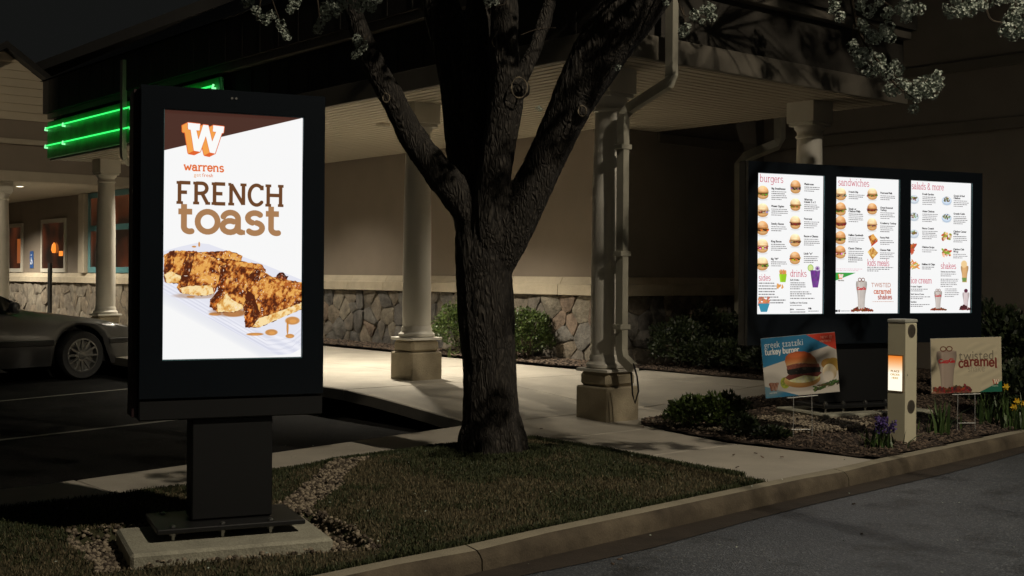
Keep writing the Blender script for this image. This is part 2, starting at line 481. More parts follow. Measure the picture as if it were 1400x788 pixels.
def vnoise(xx, yy, s, seed=0):
    """smooth value noise on pixel coordinates"""
    x = xx / s; y = yy / s
    xi = np.floor(x).astype(np.int64); yi = np.floor(y).astype(np.int64); fx = x - xi; fy = y - yi
    fx = fx * fx * (3 - 2 * fx); fy = fy * fy * (3 - 2 * fy)
    def h(i, j):
        n = (i * 374761393 + j * 668265263 + seed * 1442695041) & 0x7fffffff
        n = ((n ^ (n >> 13)) * 1274126177) & 0x7fffffff
        return ((n ^ (n >> 16)) & 0xffff) / 65535.0
    return (h(xi, yi) * (1 - fx) + h(xi + 1, yi) * fx) * (1 - fy) + (h(xi, yi + 1) * (1 - fx) + h(xi + 1, yi + 1) * fx) * fy
def fbm(xx, yy, s, seed=0, o=4):
    t = 0; a = 0.5
    for k in range(o):
        t = t + a * vnoise(xx, yy, s / 2 ** k, seed + k * 17); a *= .5
    return t / (1 - 0.5 ** o)

# --- sans lettering taken from the built-in font
_gl = {}
def glyph(ch):
    if ch in _gl: return _gl[ch]
    EM = 96
    cu = bpy.data.curves.new('g', 'FONT'); cu.body = ch; cu.size = 1.0
    ob = bpy.data.objects.new('g', cu); COL.objects.link(ob)
    dg = bpy.context.evaluated_depsgraph_get(); me = ob.evaluated_get(dg).to_mesh()
    me.calc_loop_triangles()
    vs = np.array([v.co[:2] for v in me.vertices]).reshape(-1, 2); tr = [tuple(t.vertices) for t in me.loop_triangles]
    ob.evaluated_get(dg).to_mesh_clear(); bpy.data.objects.remove(ob); bpy.data.curves.remove(cu)
    if not len(tr):
        _gl[ch] = (None, 0.28, 0); return _gl[ch]
    x0, x1 = vs[:, 0].min(), vs[:, 0].max()
    w = int((x1 - x0) * EM) + 3; h = int(EM * 1.3); m = np.zeros((h, w), bool)
    yy, xx = np.mgrid[0:h, 0:w]; X = (xx + .5 - 1) / EM + x0; Y = 1.0 - (yy + .5) / EM
    for t in tr:
        (ax, ay), (bx, by), (cx, cy) = vs[list(t)]
        d1 = (X - bx) * (ay - by) - (ax - bx) * (Y - by); d2 = (X - cx) * (by - cy) - (bx - cx) * (Y - cy); d3 = (X - ax) * (cy - ay) - (cx - ax) * (Y - ay)
        m |= ~(((d1 < 0) | (d2 < 0) | (d3 < 0)) & ((d1 > 0) | (d2 > 0) | (d3 > 0)))
    _gl[ch] = (m, (x1 - x0) + 0.085, x0)
    return _gl[ch]
def sans_w(t, size, sx=1.0):
    return sum(glyph(c)[1] for c in t) * size * sx
def sans(A, t, x, y, size, col, bold=0.0, sx=1.0, align='l', yoff=None):
    """y = baseline"""
    if align == 'c': x -= sans_w(t, size, sx) / 2
    if align == 'r': x -= sans_w(t, size, sx)
    for i, ch in enumerate(t):
        m, adv, _ = glyph(ch)
        if m is not None:
            hh, ww = m.shape; k = 96 / size
            yo = yoff(i) if yoff else 0
            r = A.box(x, y + yo - size, x + ww / k * sx + bold, y + yo + size * .35)
            if r is not None:
                sy, sx_, xx, yy = r
                acc = np.zeros(xx.shape, np.float32); offs = [0] if not bold else np.linspace(-bold / 2, bold / 2, 3)
                for o in offs:
                    u = ((xx - x - o) / sx * k).astype(int); v = ((yy - (y + yo - size)) * k).astype(int)
                    ok = (u >= 0) & (u < ww) & (v >= 0) & (v < hh)
                    acc = np.maximum(acc, np.where(ok, m[np.clip(v, 0, hh - 1), np.clip(u, 0, ww - 1)], 0))
                A.put(sy, sx_, acc, col)
        x += adv * size * sx
    return x

# --- slab-serif lettering drawn as strokes; unit: x-height 1, baseline y=0, up positive
def arc(cx, cy, rx, ry, a0, a1, n=14):
    return [(cx + rx * math.cos(R(a0 + (a1 - a0) * i / n)), cy + ry * math.sin(R(a0 + (a1 - a0) * i / n))) for i in range(n + 1)]
SL = {
 'a': (0.95, [arc(.40,.66,.30,.30,160,0), [(.70,.68),(.70,.12)], arc(.84,.14,.14,.10,180,270), arc(.38,.30,.30,.27,60,360)], [(.82,.98,0.03)]),
 'b': (1.02, [[(.16,1.5),(.16,0)], arc(.50,.5,.36,.47,165,-165)], [(0,.16,1.47)]),
 'c': (0.86, [arc(.48,.5,.38,.47,48,312)], []),
 'd': (1.04, [[(.80,1.5),(.80,0)], arc(.46,.5,.36,.47,15,345)], [(.62,.80,1.47),(.80,.98,.03)]),
 'e': (0.92, [arc(.46,.5,.38,.47,0,318), [(.10,.52),(.84,.52)]], []),
 'f': (0.62, [[(.22,0),(.22,1.15)], arc(.46,1.15,.24,.32,180,70), [(.02,.95),(.52,.95)]], [(.02,.44,.03)]),
 'g': (0.98, [arc(.44,.5,.36,.45,0,360), [(.80,.97),(.80,-.15)], arc(.44,-.15,.36,.30,0,-140)], [(.80,.96,.94)]),
 'h': (1.06, [[(.18,1.5),(.18,0)], arc(.50,.62,.32,.33,170,0), [(.82,.62),(.82,0)]], [(0,.18,1.47),(.02,.36,.03),(.66,1.0,.03)]),
 'i': (0.46, [[(.23,1),(.23,0)], [(.23,1.30),(.23,1.44)]], [(.05,.23,.97),(.05,.42,.03)]),
 'k': (1.0, [[(.18,1.5),(.18,0)], [(.20,.42),(.74,.97)], [(.40,.60),(.82,.03)]], [(0,.18,1.47),(.02,.36,.03),(.58,.92,.97),(.68,1.0,.03)]),
 'l': (0.46, [[(.23,1.5),(.23,0)]], [(.05,.23,1.47),(.05,.42,.03)]),
 'm': (1.55, [[(.18,1),(.18,0)], arc(.47,.64,.29,.31,170,0), [(.76,.64),(.76,0)], arc(1.05,.64,.29,.31,170,0), [(1.34,.64),(1.34,0)]], [(0,.18,.97),(.04,.34,.03),(.62,.92,.03),(1.2,1.5,.03)]),
 'n': (1.06, [[(.18,1),(.18,0)], arc(.50,.62,.32,.33,170,0), [(.82,.62),(.82,0)]], [(0,.18,.97),(.02,.36,.03),(.66,1.0,.03)]),
 'o': (0.96, [arc(.48,.5,.39,.47,0,360,26)], []),
 'r': (0.76, [[(.20,1),(.20,0)], arc(.52,.58,.32,.37,170,60)], [(0,.20,.97),(.02,.42,.03)]),
 's': (0.80, [arc(.40,.73,.28,.24,40,250), arc(.40,.26,.30,.25,75,-140)], []),
 't': (0.66, [[(.24,1.3),(.24,.25)], arc(.46,.25,.22,.22,180,290), [(.02,.95),(.56,.95)]], []),
 'u': (1.06, [[(.20,1),(.20,.36)], arc(.50,.36,.30,.33,180,350), [(.82,1),(.82,0)]], [(.02,.20,.97),(.66,.82,.97),(.82,1.0,.03)]),
 'w': (1.40, [[(.14,.97),(.42,.03)],[(.42,.03),(.70,.85)],[(.70,.85),(.98,.03)],[(.98,.03),(1.26,.97)]], [(0,.32,.97),(1.08,1.4,.97)]),
 'y': (1.0, [[(.14,.97),(.50,.03)],[(.86,.97),(.40,-.38)],[(.40,-.38),(.16,-.40)]], [(0,.32,.97),(.68,1.0,.97)]),
 'z': (0.85, [[(.08,.95),(.76,.95)],[(.76,.95),(.08,.04)],[(.08,.04),(.78,.04)]], []),
 '&': (1.2, [arc(.45,1.1,.25,.27,-60,240), [(.32,.88),(1.05,.0)], arc(.46,.40,.38,.40,110,330)], []),
 'F': (1.08, [[(.22,1.42),(.22,0)], [(.22,1.38),(.96,1.38)], [(.22,.74),(.74,.74)]], [(.02,.22,1.38),(.02,.46,.04)], ),
 'R': (1.22, [[(.22,1.42),(.22,0)], [(.22,1.38),(.62,1.38)], arc(.62,1.05,.34,.33,90,-90), [(.62,.70),(.22,.70)], [(.62,.72),(1.0,.04)]], [(.02,.22,1.38),(.02,.44,.04),(.86,1.2,.04)]),
 'E': (1.10, [[(.22,1.42),(.22,0)], [(.22,1.38),(.96,1.38)], [(.22,.72),(.78,.72)], [(.22,.04),(.98,.04)]], [(.02,.22,1.38),(.02,.22,.04)]),
 'N': (1.34, [[(.22,1.42),(.22,0)], [(.24,1.38),(1.08,.04)], [(1.10,1.42),(1.10,0)]], [(.02,.24,1.38),(.02,.44,.04),(.88,1.32,1.38)]),
 'C': (1.20, [arc(.64,.71,.52,.68,45,315,22), [(1.02,1.38),(1.02,1.05)]], []),
 'H': (1.38, [[(.22,1.42),(.22,0)], [(1.12,1.42),(1.12,0)], [(.22,.73),(1.12,.73)]], [(.02,.44,1.38),(.02,.44,.04),(.92,1.34,1.38),(.92,1.34,.04)]),
 'W': (1.75, [[(.18,1.38),(.52,.03)],[(.52,.03),(.87,1.1)],[(.87,1.1),(1.22,.03)],[(1.22,.03),(1.56,1.38)]], [(0,.42,1.38),(1.32,1.74,1.38),(.70,1.04,1.38)]),
 ' ': (0.5, [], []),
}
def slab_w(t, xh, sx=1.0, gap=0.06):
    return sum(SL[c][0] + gap for c in t) * xh * sx
def slab(A, t, x, y, xh, col, w=0.16, sx=1.0, gap=0.06, align='l', sw=None, yoff=None):
    """xh = x-height in pixels, y = baseline, w = stroke weight (of x-height)"""
    if align == 'c': x -= slab_w(t, xh, sx, gap) / 2
    if align == 'r': x -= slab_w(t, xh, sx, gap)
    for i, ch in enumerate(t):
        g = SL[ch]; yo = yoff(i) if yoff else 0
        P = lambda p: (x + p[0] * xh * sx, y + yo - p[1] * xh)
        for st in g[1]:
            if len(st) == 2: A.seg(P(st[0]), P(st[1]), w * xh, col)
            else: A.line([P(p) for p in st], w * xh, col)
        for x0, x1, yy in g[2]:
            A.seg(P((x0, yy)), P((x1, yy)), (sw or w * .78) * xh, col)
        x += (g[0] + gap) * xh * sx
    return x
WF = [(265,140),(383,146),(378,210),(347,210),(368,300),(412,152),(462,155),(500,312),(537,215),(505,213),(508,152),(615,158),(608,220),(592,225),(528,428),(478,420),(438,262),(385,418),(325,410),(292,208),(268,205)]
def blocky_w(A, x, y, h, face=(250, 250, 248), side=(243, 160, 74), edge=(224, 98, 42)):
    """the solid slab-serif W emblem: pale face, orange thickness towards the lower left; x,y = lower left"""
    k = h / 335.0
    P = lambda dx, dy: [(x + (px + dx - 210) * k, y + (py + dy - 465) * k) for px, py in WF]
    e = max(3.0, .8 / k)
    for q in range(13):
        t = q / 12
        for ex, ey in ((-e, 0), (e, 0), (0, -e), (0, e), (-e*.7, -e*.7), (e*.7, e*.7)): A.poly(P(-54 * t + ex * 2.2, 30 * t + ey * 2.2), edge)
    for q in range(25): A.poly(P(-54 * q / 24, 30 * q / 24), side)
    T = lambda pts: [(x + (px - 210) * k, y + (py - 465) * k) for px, py in pts]
    A.poly(T([(271, 440), (325, 410), (385, 418), (331, 448)]), edge); A.poly(T([(424, 450), (478, 420), (528, 428), (474, 458)]), edge)
    for ex, ey in ((-e, 0), (e, 0), (0, -e), (0, e)): A.poly(P(ex * 1.4, ey * 1.4), edge)
    A.poly(P(0, 0), face)

def rows(A, x, y, w, n, lh, rnd, col=(70, 66, 68), lastfrac=.6, th=None):
    """lines of body print too small to read"""
    for k in range(n):
        ww = w * (rnd.uniform(.78, 1) if k < n - 1 else lastfrac)
        xx = x
        while xx < x + ww:
            l = rnd.uniform(.02, .09) * w * 1.2
            l = min(l, x + ww - xx)
            A.poly([(xx, y - (th or lh * .42)), (xx + l, y - (th or lh * .42)), (xx + l, y), (xx, y)], col, 0.72)
            xx += l + w * .022
        y += lh
    return y

BUN = [(222, 172, 116), (234, 200, 150), (206, 150, 96), (238, 206, 156)]
def burger(A, cx, cy, w, rnd, kind=0, mut=1.0):
    w *= .92; h = w * rnd.uniform(.98, 1.10); c = BUN[rnd.randrange(4)]
    A.ell(cx, cy + h * .50, w * .34, h * .07, (216, 214, 212), .6, soft=.5)
    def shade(b):
        return lambda xx, yy, u, v: np.clip(np.stack([b[0] * (1.05 - .25 * v - .2 * u * u), b[1] * (1.02 - .34 * v - .25 * u * u), b[2] * (1 - .45 * v - .3 * u * u)], -1), 0, 255) * (0.96 + 0.08 * vnoise(xx, yy, w * .12, 3))[..., None]
    A.ell(cx, cy + h * .22, w * .46, h * .26, shade((236, 196, 140)))
    A.ell(cx, cy + h * .15, w * .47, h * .12, (200, 150, 90))
    lay = {0: [(92, 50, 26), (120, 150, 50)], 1: [(86, 46, 28), (236, 214, 190)], 2: [(70, 40, 24), (216, 150, 40)], 3: [(150, 60, 46), (240, 230, 215)], 4: [(84, 52, 24), (110, 140, 46)], 5: [(60, 48, 36), (150, 146, 120)], 6: [(160, 84, 46), (90, 110, 40)], 7: [(120, 26, 36), (110, 60, 40)], 8: [(110, 60, 34), (190, 150, 110)], 9: [(66, 44, 22), (228, 170, 60)]}[kind % 10]
    for k in range(26):
        u = rnd.uniform(-.48, .48); A.ell(cx + u * w, cy + h * rnd.uniform(.0, .20), w * .09, h * .05, tuple(q * rnd.uniform(.6, 1.25) for q in lay[k % 2]))
    A.ell(cx, cy + h * .05, w * .50, h * .055, lay[0])
    for k in range(12):
        A.ell(cx + rnd.uniform(-.5, .5) * w, cy + h * rnd.uniform(.0, .06), w * .05, h * .03, lay[1])
    A.ell(cx, cy - h * .02, w * .48, h * .44, shade(c), half=-1)
    A.ell(cx, cy - h * .03, w * .475, h * .09, shade(tuple(q * .95 for q in c)))
    A.ell(cx - w * .12, cy - h * .26, w * .16, h * .08, (250, 226, 190), .5, soft=1.0)
def salad(A, cx, cy, w, rnd, bowl=(196, 206, 216), cols=((92, 60, 34), (150, 110, 50), (110, 140, 50), (236, 226, 200), (80, 40, 26))):
    A.ell(cx, cy + w * .36, w * .34, w * .07, (218, 218, 218), .6, soft=.5)
    A.ell(cx, cy + w * .08, w * .48, w * .36, bowl)
    A.ell(cx, cy + w * .02, w * .44, w * .28, tuple(min(255, q + 22) for q in bowl))
    for k in range(60):
        t = rnd.uniform(0, 6.28); r_ = rnd.uniform(0, .36) ; c = cols[rnd.randrange(len(cols))]
        A.ell(cx + math.cos(t) * r_ * w, cy - w * .02 + math.sin(t) * r_ * w * .55, w * rnd.uniform(.03, .07), w * rnd.uniform(.02, .05), tuple(q * rnd.uniform(.75, 1.2) for q in c), rot=rnd.uniform(0, 3))
def fries(A, cx, cy, w, rnd, cup=(150, 200, 40)):
    for k in range(34):
        x = cx + rnd.uniform(-.34, .34) * w; t = rnd.uniform(-.5, .5)
        A.seg((x, cy), (x + t * w * .3, cy - w * rnd.uniform(.25, .5)), w * .06, tuple(q * rnd.uniform(.8, 1.1) for q in (226, 158, 78)), True)
    A.poly([(cx - w * .4, cy - w * .08), (cx + w * .4, cy - w * .08), (cx + w * .28, cy + w * .62), (cx - w * .28, cy + w * .62)], cup)
    A.poly([(cx - w * .4, cy - w * .08), (cx - w * .2, cy - w * .08), (cx - w * .14, cy + w * .62), (cx - w * .28, cy + w * .62)], tuple(min(255, q * 1.12) for q in cup))
def shake(A, cx, cy, w, h, rnd, body=(208, 198, 190), word=True, rings=True, crumbs=True, crumb=(120, 58, 34), dim=1.0):
    """a fountain glass: cy = top of the glass"""
    def col(xx, yy):
        u = (xx - cx) / (w / 2)
        b = 1.0 - .22 * u ** 2 + .10 * np.exp(-((u + .45) / .12) ** 2) - .05 * vnoise(xx, yy, w * .25, 9)
        return np.stack([b * body[0], b * body[1], b * body[2]], -1)
    if crumbs:
        for k in range(110):
            u = rnd.uniform(-1.15, 1.3); v = (1 - abs(u) / 1.4) * rnd.uniform(.0, .17)
            A.ell(cx + u * w * .85, cy + h * (1.0 - v), w * rnd.uniform(.05, .11), w * rnd.uniform(.04, .08), tuple(q * rnd.uniform(.55, 1.45) for q in crumb), rot=rnd.uniform(0, 3))
    pts = [(-.5, 0), (-.52, .10), (-.48, .24), (-.38, .42), (-.33, .6), (-.30, .88), (-.33, .95), (.33, .95), (.30, .88), (.33, .6), (.38, .42), (.48, .24), (.52, .10), (.5, 0)]
    A.tex([(cx + x * w, cy + y * h) for x, y in pts], col)
    A.ell(cx, cy, w * .5, h * .03, tuple(q * .93 for q in body))
    A.line([(cx + x * w, cy + y * h) for x, y in pts[:6]], max(1, w * .02), tuple(q * .8 for q in body))
    A.line([(cx + x * w, cy + y * h) for x, y in pts[8:]], max(1, w * .02), tuple(q * .75 for q in body))
    if rings:
        for dx in (-.17, .15):
            p = [(cx + (dx + .15 * math.cos(t / 9 * 6.283)) * w, cy - h * .065 + math.sin(t / 9 * 6.283) * h * .058) for t in range(10)]
            A.line(p, w * .05, (110, 56, 36))
    if crumbs:
        for k in range(50):
            u = rnd.uniform(-.9, 1.0); A.ell(cx + u * w * .75, cy + h * rnd.uniform(.93, 1.0), w * .07, w * .05, tuple(q * rnd.uniform(.55, 1.6) for q in crumb), rot=rnd.uniform(0, 3))
    if word:
        cola(A, cx, cy + h * .24, w * .82)
def cola(A, cx, cy, w, col=(196, 22, 34)):
    """the flowing red script on the glass"""
    s = w / 8.6; x0 = cx - w / 2; th = max(1.0, s * .46)
    P = lambda pts: [(x0 + x * s, cy - y * s) for x, y in pts]
    A.line(P(arc(1.2, .1, 1.1, 1.0, 50, 330)), th * 1.2, col)                       # C
    A.line(P(arc(2.8, -.2, .45, .5, 0, 360)), th, col)                              # o
    A.line(P(arc(4.0, -.2, .42, .5, 50, 310)), th, col)                             # c
    A.line(P(arc(4.9, -.2, .40, .5, 0, 360)), th, col); A.line(P([(5.3, .3), (5.35, -.7)]), th, col)   # a
    A.line(P([(5.5, -.1), (5.9, -.1)]), th, col)                                    # -
    A.line(P(arc(6.6, .3, .8, .95, 60, 320)), th * 1.2, col)                        # C
    A.line(P(arc(7.2, -.3, .34, .42, 0, 360)), th * .9, col)                        # o
    A.line(P([(7.7, 1.3), (7.75, -.7)]), th, col)                                   # l
    A.line(P(arc(8.2, -.3, .34, .42, 0, 360)), th * .9, col); A.line(P([(8.5, .2), (8.6, -.7)]), th, col)  # a
    A.line(P([(.6, -1.0), (2.5, -.9), (5, -1.15)]), th * .55, col)

def char_tex(seed, lo=(80, 32, 12), mid=(170, 90, 32), hi=(230, 168, 84), amt=.5, dirx=1.0):
    def f(xx, yy):
        u, v = xx * .92 + yy * .38, yy * .92 - xx * .38                     # the frying marks run down to the right
        n = fbm(u * .5, v, 34, seed, 4); g = fbm(u, v * .6, 12, seed + 5, 3); h = vnoise(xx, yy, 3.4, seed + 2)
        t = np.clip(.5 + (n - .5) * 1.9 + (g - .5) * 2.2 + (h - .5) * .35 + (amt - .41) * 1.1, 0, 1)[..., None]
        gl = (fbm(u, v, 9, seed + 21, 2) > .68) & (n < .6)
        c = np.where(t < .5, np.array(hi) * (1 - 2 * t) + np.array(mid) * 2 * t, np.array(mid) * (2 - 2 * t) + np.array(lo) * (2 * t - 1))
        sp = (vnoise(xx, yy, 5, seed + 9) > .88) & (fbm(xx, yy, 70, seed + 3, 2) > .56)
        c = np.where(gl[..., None], c * .72 + np.array((255, 214, 150)) * .28, c)
        return np.where(sp[..., None], np.array((250, 232, 214)), c)
    return f
def jag(pts, amp, seed, step=9.0):
    rnd = random.Random(seed); out = []
    for i in range(len(pts)):
        (x1, y1), (x2, y2) = pts[i], pts[(i + 1) % len(pts)]
        n = max(1, int(math.hypot(x2 - x1, y2 - y1) / step))
        for k in range(n):
            t = k / n; out.append((x1 + (x2 - x1) * t + rnd.uniform(-amp, amp), y1 + (y2 - y1) * t + rnd.uniform(-amp, amp)))
    return out

def art_toast():
    A = Art(720, 1280, (247, 247, 247))
    yy, xx = np.mgrid[0:1280, 0:720]
    A.poly([(0, 0), (715, 0), (0, 208)], (72, 43, 35))
    # emblem
    def quad(p, c): A.poly(p, c)
    blocky_w(A, 88, 232, 178)
    # name
    slab(A, 'warrens', 98, 306, 29, (226, 106, 44), .25, 1.02, .05)
    sans(A, 'get', 150, 336, 27, (232, 170, 120)); sans(A, 'fresh', 192, 336, 27, (222, 110, 50))
    slab(A, 'FRENCH', 62, 476, 77, (104, 66, 38), .24, .955, .06)
    slab(A, 'toast', 70, 624, 111, (168, 124, 84), .27, 1.18, .02)
    U = lambda x, y: ((x - 55) / 830 * 720, (165 + y / 4.376) * 3.832)
    PP = lambda pts: [U(x, y) for x, y in pts]
    # the white plate and its soft shadow
    for k in range(14):
        d = 95 - k * 6.5
        A.poly(PP([(55, 330), (55, 345 + d * .8), (640, 700 + d * .5), (740, 725), (300, 380)]), (226, 228, 236), .10)
    plate = PP([(40, 110), (160, 75), (250, 53), (320, 60), (620, 165), (885, 268), (885, 690), (820, 722), (740, 726), (690, 708), (55, 345)])
    A.tex(plate, lambda x, y: np.stack([228 + 10 * np.sin((y - x * .52) / 9.0) * (y > 1000 + x * .28), 229 + 9 * np.sin((y - x * .52) / 9.0) * (y > 1000 + x * .28), 240 + 6 * np.sin((y - x * .52) / 9.0) * (y > 1000 + x * .28)], -1))
    for k in range(7):
        e = k * 11
        A.line(PP([(55, 335 - e), (690 - e * .4, 700 - e * 1.1), (760, 706 - e * 1.3), (830, 690 - e * 1.3), (885, 650 - e * 1.4)]), 2.4, (210, 212, 226) if k % 2 else (240, 241, 250))
    for x, y, rx, ry in ((700, 588, 34, 17), (830, 518, 40, 22), (815, 612, 24, 12), (600, 598, 46, 8), (215, 372, 22, 6), (360, 475, 34, 9), (470, 470, 60, 20), (262, 62, 5, 14), (232, 76, 12, 5), (800, 560, 6, 40)):
        cx, cy = U(x, y); A.ell(cx, cy, rx * .86, ry * .86, (196, 124, 50), .85, soft=.25)
        A.ell(cx + 3, cy + 3, rx * .4, ry * .4, (226, 160, 84), .8, soft=.4)
    A.ell(*U(460, 462), 86, 20, (150, 100, 66), .55, soft=.5); A.ell(*U(250, 366), 90, 12, (160, 120, 90), .5, soft=.5)
    nut = char_tex(77, (54, 18, 12), (120, 50, 30), (170, 90, 50), .6)
    A.tex(jag(PP([(720, 262), (735, 232), (765, 224), (800, 250), (795, 275)]), 3, 1), nut)
    T = lambda pts, seed, **k: (A.poly(jag(PP(pts), 4.4, seed + 60), (96, 44, 20)), A.tex(jag(PP(pts), 2.6, seed), char_tex(seed, **k)))
    crumb = lambda seed: dict(lo=(206, 140, 60), mid=(232, 186, 110), hi=(248, 222, 166), amt=.10)
    T([(60, 125), (110, 102), (250, 104), (290, 140), (190, 292), (120, 294), (62, 286)], 11, amt=.34)
    T([(60, 240), (100, 222), (160, 250), (150, 292), (75, 292)], 12, **crumb(1))
    T([(90, 112), (120, 100), (110, 200), (70, 240), (60, 220)], 13, amt=.75)
    T([(235, 110), (440, 98), (518, 128), (512, 162), (400, 150), (300, 140)], 14, amt=.30)
    T([(300, 135), (440, 150), (640, 178), (664, 222), (500, 205), (380, 190)], 15, amt=.28)
    T([(200, 118), (285, 110), (420, 175), (400, 260), (352, 355), (290, 366), (165, 352), (132, 318), (165, 255)], 16, amt=.32)
    T([(198, 118), (238, 112), (215, 220), (190, 330), (155, 345), (160, 255)], 17, amt=.78)
    T([(150, 322), (210, 308), (335, 302), (352, 352), (290, 367), (170, 354)], 18, **crumb(2))
    T([(390, 190), (430, 180), (650, 214), (560, 300), (530, 440), (480, 460), (380, 466), (326, 432), (332, 392), (375, 340)], 19, amt=.34)
    T([(395, 188), (432, 184), (420, 300), (385, 395), (350, 440), (326, 432), (332, 392), (372, 340)], 20, amt=.72, mid=(190, 96, 30))
    T([(378, 462), (368, 420), (430, 350), (470, 400), (528, 420), (522, 444), (480, 462)], 21, **crumb(3))
    T([(545, 260), (600, 204), (640, 214), (700, 250), (886, 286), (886, 445), (620, 556), (542, 556), (532, 480)], 22, amt=.38)
    T([(548, 260), (600, 206), (690, 245), (640, 262), (590, 300), (560, 330)], 23, amt=.78)
    T([(544, 545), (534, 470), (548, 330), (590, 360), (628, 470), (600, 520)], 24, amt=.85, mid=(196, 96, 26))
    T([(580, 556), (625, 500), (700, 480), (886, 408), (886, 448), (625, 557)], 25, **crumb(4))
    T([(700, 265), (886, 292), (886, 330), (820, 320), (720, 292)], 26, lo=(180, 96, 40), amt=.3)
    v = np.clip(np.minimum(np.minimum(xx, 719 - xx), np.minimum(yy, 1279 - yy)) / 10.0, 0, 1)[..., None]
    return A.image('french_toast_print')

RED = (196, 70, 92)
def art_menu(which):
    A = Art(512, 910, (247, 247, 247)); rnd = random.Random(which * 7 + 1)
    X = lambda u: u * 512; Y = lambda v: v * 910
    dk = (40, 36, 38)
    def item(u, v, title, n, fr=.6):
        ls = title.split('|')
        for k, t in enumerate(ls):
            sans(A, t, X(u), Y(v) + k * 16, 19.5, dk, 1.8, .88)
        rows(A, X(u), Y(v) + 15 * len(ls) + 1, 128, n, 12.6, rnd, lastfrac=fr)
    if which == 0:
        slab(A, 'burgers', X(.04), Y(.062), 33, RED, .105, .83, .04)
        L = [('Big Steakhouse', 5), ('Mount Ogden', 4), ('Smoky Bacon', 3), ('King Bacon', 4), ('Big "W"', 3)]
        for k, (t, n) in enumerate(L):
            burger(A, X(.085), Y(.135 + k * .1265), 100, rnd, k)
            item(.215, .112 + k * .1255, t, n)
        L = [('Mushroom', 3), ('Warrens|Classic 2 x 2', 4), ('Pastrami', 4), ('Bacon n Cheese', 4), ('Little "w"', 4)]
        for k, (t, n) in enumerate(L):
            burger(A, X(.575), Y(.085 + k * .128), 92, rnd, k + 5)
            item(.71, .070 + k * .1255 - (.014 if k == 1 else 0), t, n)
        slab(A, 'sides', X(.035), Y(.762), 27, RED, .115, .80, .04)
        slab(A, 'drinks', X(.505), Y(.732), 30, RED, .115, .80, .04)
        rows(A, X(.035), Y(.785), 150, 6, 18, rnd, (60, 56, 58), 1.0); rows(A, X(.2), Y(.905), 130, 2, 17, rnd, (60, 56, 58), .8)
        fries(A, X(.395), Y(.722), 74, rnd)
        for k in range(14): A.ell(X(.29 + rnd.uniform(0, .1)), Y(.80 + rnd.uniform(-.012, .012)), 10, 5, (226, 160, 90), rot=rnd.uniform(0, 3))
        sans(A, 'Soft Drinks', X(.505), Y(.762), 16, dk, 1.2, .92); rows(A, X(.505), Y(.78), 130, 4, 13, rnd, (60, 56, 58))
        rows(A, X(.505), Y(.845), 190, 3, 13, rnd); rows(A, X(.505), Y(.892), 190, 1, 13, rnd, lastfrac=1)
        sans(A, 'Coffee or Hot Cocoa', X(.505), Y(.926), 16, dk, 1.2, .92); rows(A, X(.505), Y(.942), 90, 1, 13, rnd, lastfrac=1)
        sans(A, 'Juice', X(.505), Y(.972), 16, dk, 1.2); rows(A, X(.505), Y(.99), 120, 1, 13, rnd, lastfrac=1); rows(A, X(.6), Y(.972), 66, 1, 13, rnd, lastfrac=1)
        sans(A, 'Milk', X(.785), Y(.968), 17, dk, 1.6); rows(A, X(.785), Y(.984), 80, 1, 13, rnd, lastfrac=1)
        # purple drink with a lime slice
        A.ell(X(.815), Y(.668), 23, 23, (150, 190, 90)); A.ell(X(.815), Y(.668), 18, 18, (212, 228, 150))
        A.tex([(X(.81), Y(.685)), (X(.965), Y(.685)), (X(.955), Y(.74)), (X(.93), Y(.81)), (X(.85), Y(.81)), (X(.825), Y(.74))],
              lambda x, y: np.stack([96 + 30 * vnoise(x, y, 14, 2), 50 + 26 * vnoise(x, y, 14, 3), 122 + 30 * vnoise(x, y, 14, 2)], -1))
        A.ell(X(.92), Y(.672), 20, 17, (196, 180, 206)); A.ell(X(.92), Y(.672), 10, 9, (120, 80, 140))
        # shrimp bowl
        for k in range(40): A.ell(X(.115 + rnd.uniform(-.075, .075)), Y(.918 + rnd.uniform(-.032, .014)), 12, 6, tuple(q * rnd.uniform(.8, 1.15) for q in (206, 130, 96)), rot=rnd.uniform(0, 3))
        A.poly([(X(.03), Y(.925)), (X(.2), Y(.925)), (X(.16), Y(.985)), (X(.07), Y(.985))], (56, 140, 168))
    elif which == 1:
        slab(A, 'sandwiches', X(.045), Y(.062), 32, RED, .105, .80, .04)
        L = [(.135, 'French Dip', 3, .112), (.245, 'Steak or|Chicken Philly', 5, .245), (.345, None, 0, 0), (.455, 'Halibut Sandwich', 3, .43), (.56, 'Classic Chicken', 4, .528)]
        for k, (v, t, n, tv) in enumerate(L):
            burger(A, X(.085), Y(v - .012), 96, rnd, k * 3 + 1)
            if t: item(.21, tv - (.008 if k == 1 else 0), t, n)
        rows(A, X(.21), Y(.595), 140, 3, 13, rnd, (40, 36, 38), .5, 6)
        L = [(.115, 'Pastrami Melt', 3), (.225, 'Oven Roasted|Turkey', 4), (.34, 'Cranberry Turkey', 4), (.448, 'Patty Melt', 3), (.54, 'Cheese Melt', 4)]
        for k, (v, t, n) in enumerate(L):
            if k < 3: burger(A, X(.58), Y(v - .002), 90, rnd, k + 6)
            elif k == 3:
                A.tex([(X(.52), Y(.43)), (X(.6), Y(.41)), (X(.67), Y(.45)), (X(.57), Y(.49))], char_tex(5, amt=.3)); A.poly([(X(.57), Y(.49)), (X(.67), Y(.45)), (X(.67), Y(.465)), (X(.57), Y(.505))], (196, 70, 40))
            else: A.tex([(X(.51), Y(.545)), (X(.59), Y(.505)), (X(.68), Y(.55)), (X(.59), Y(.60))], char_tex(8, (190, 130, 60), (226, 178, 96), (244, 214, 140), .3))
            item(.71, v - .005, t, n)
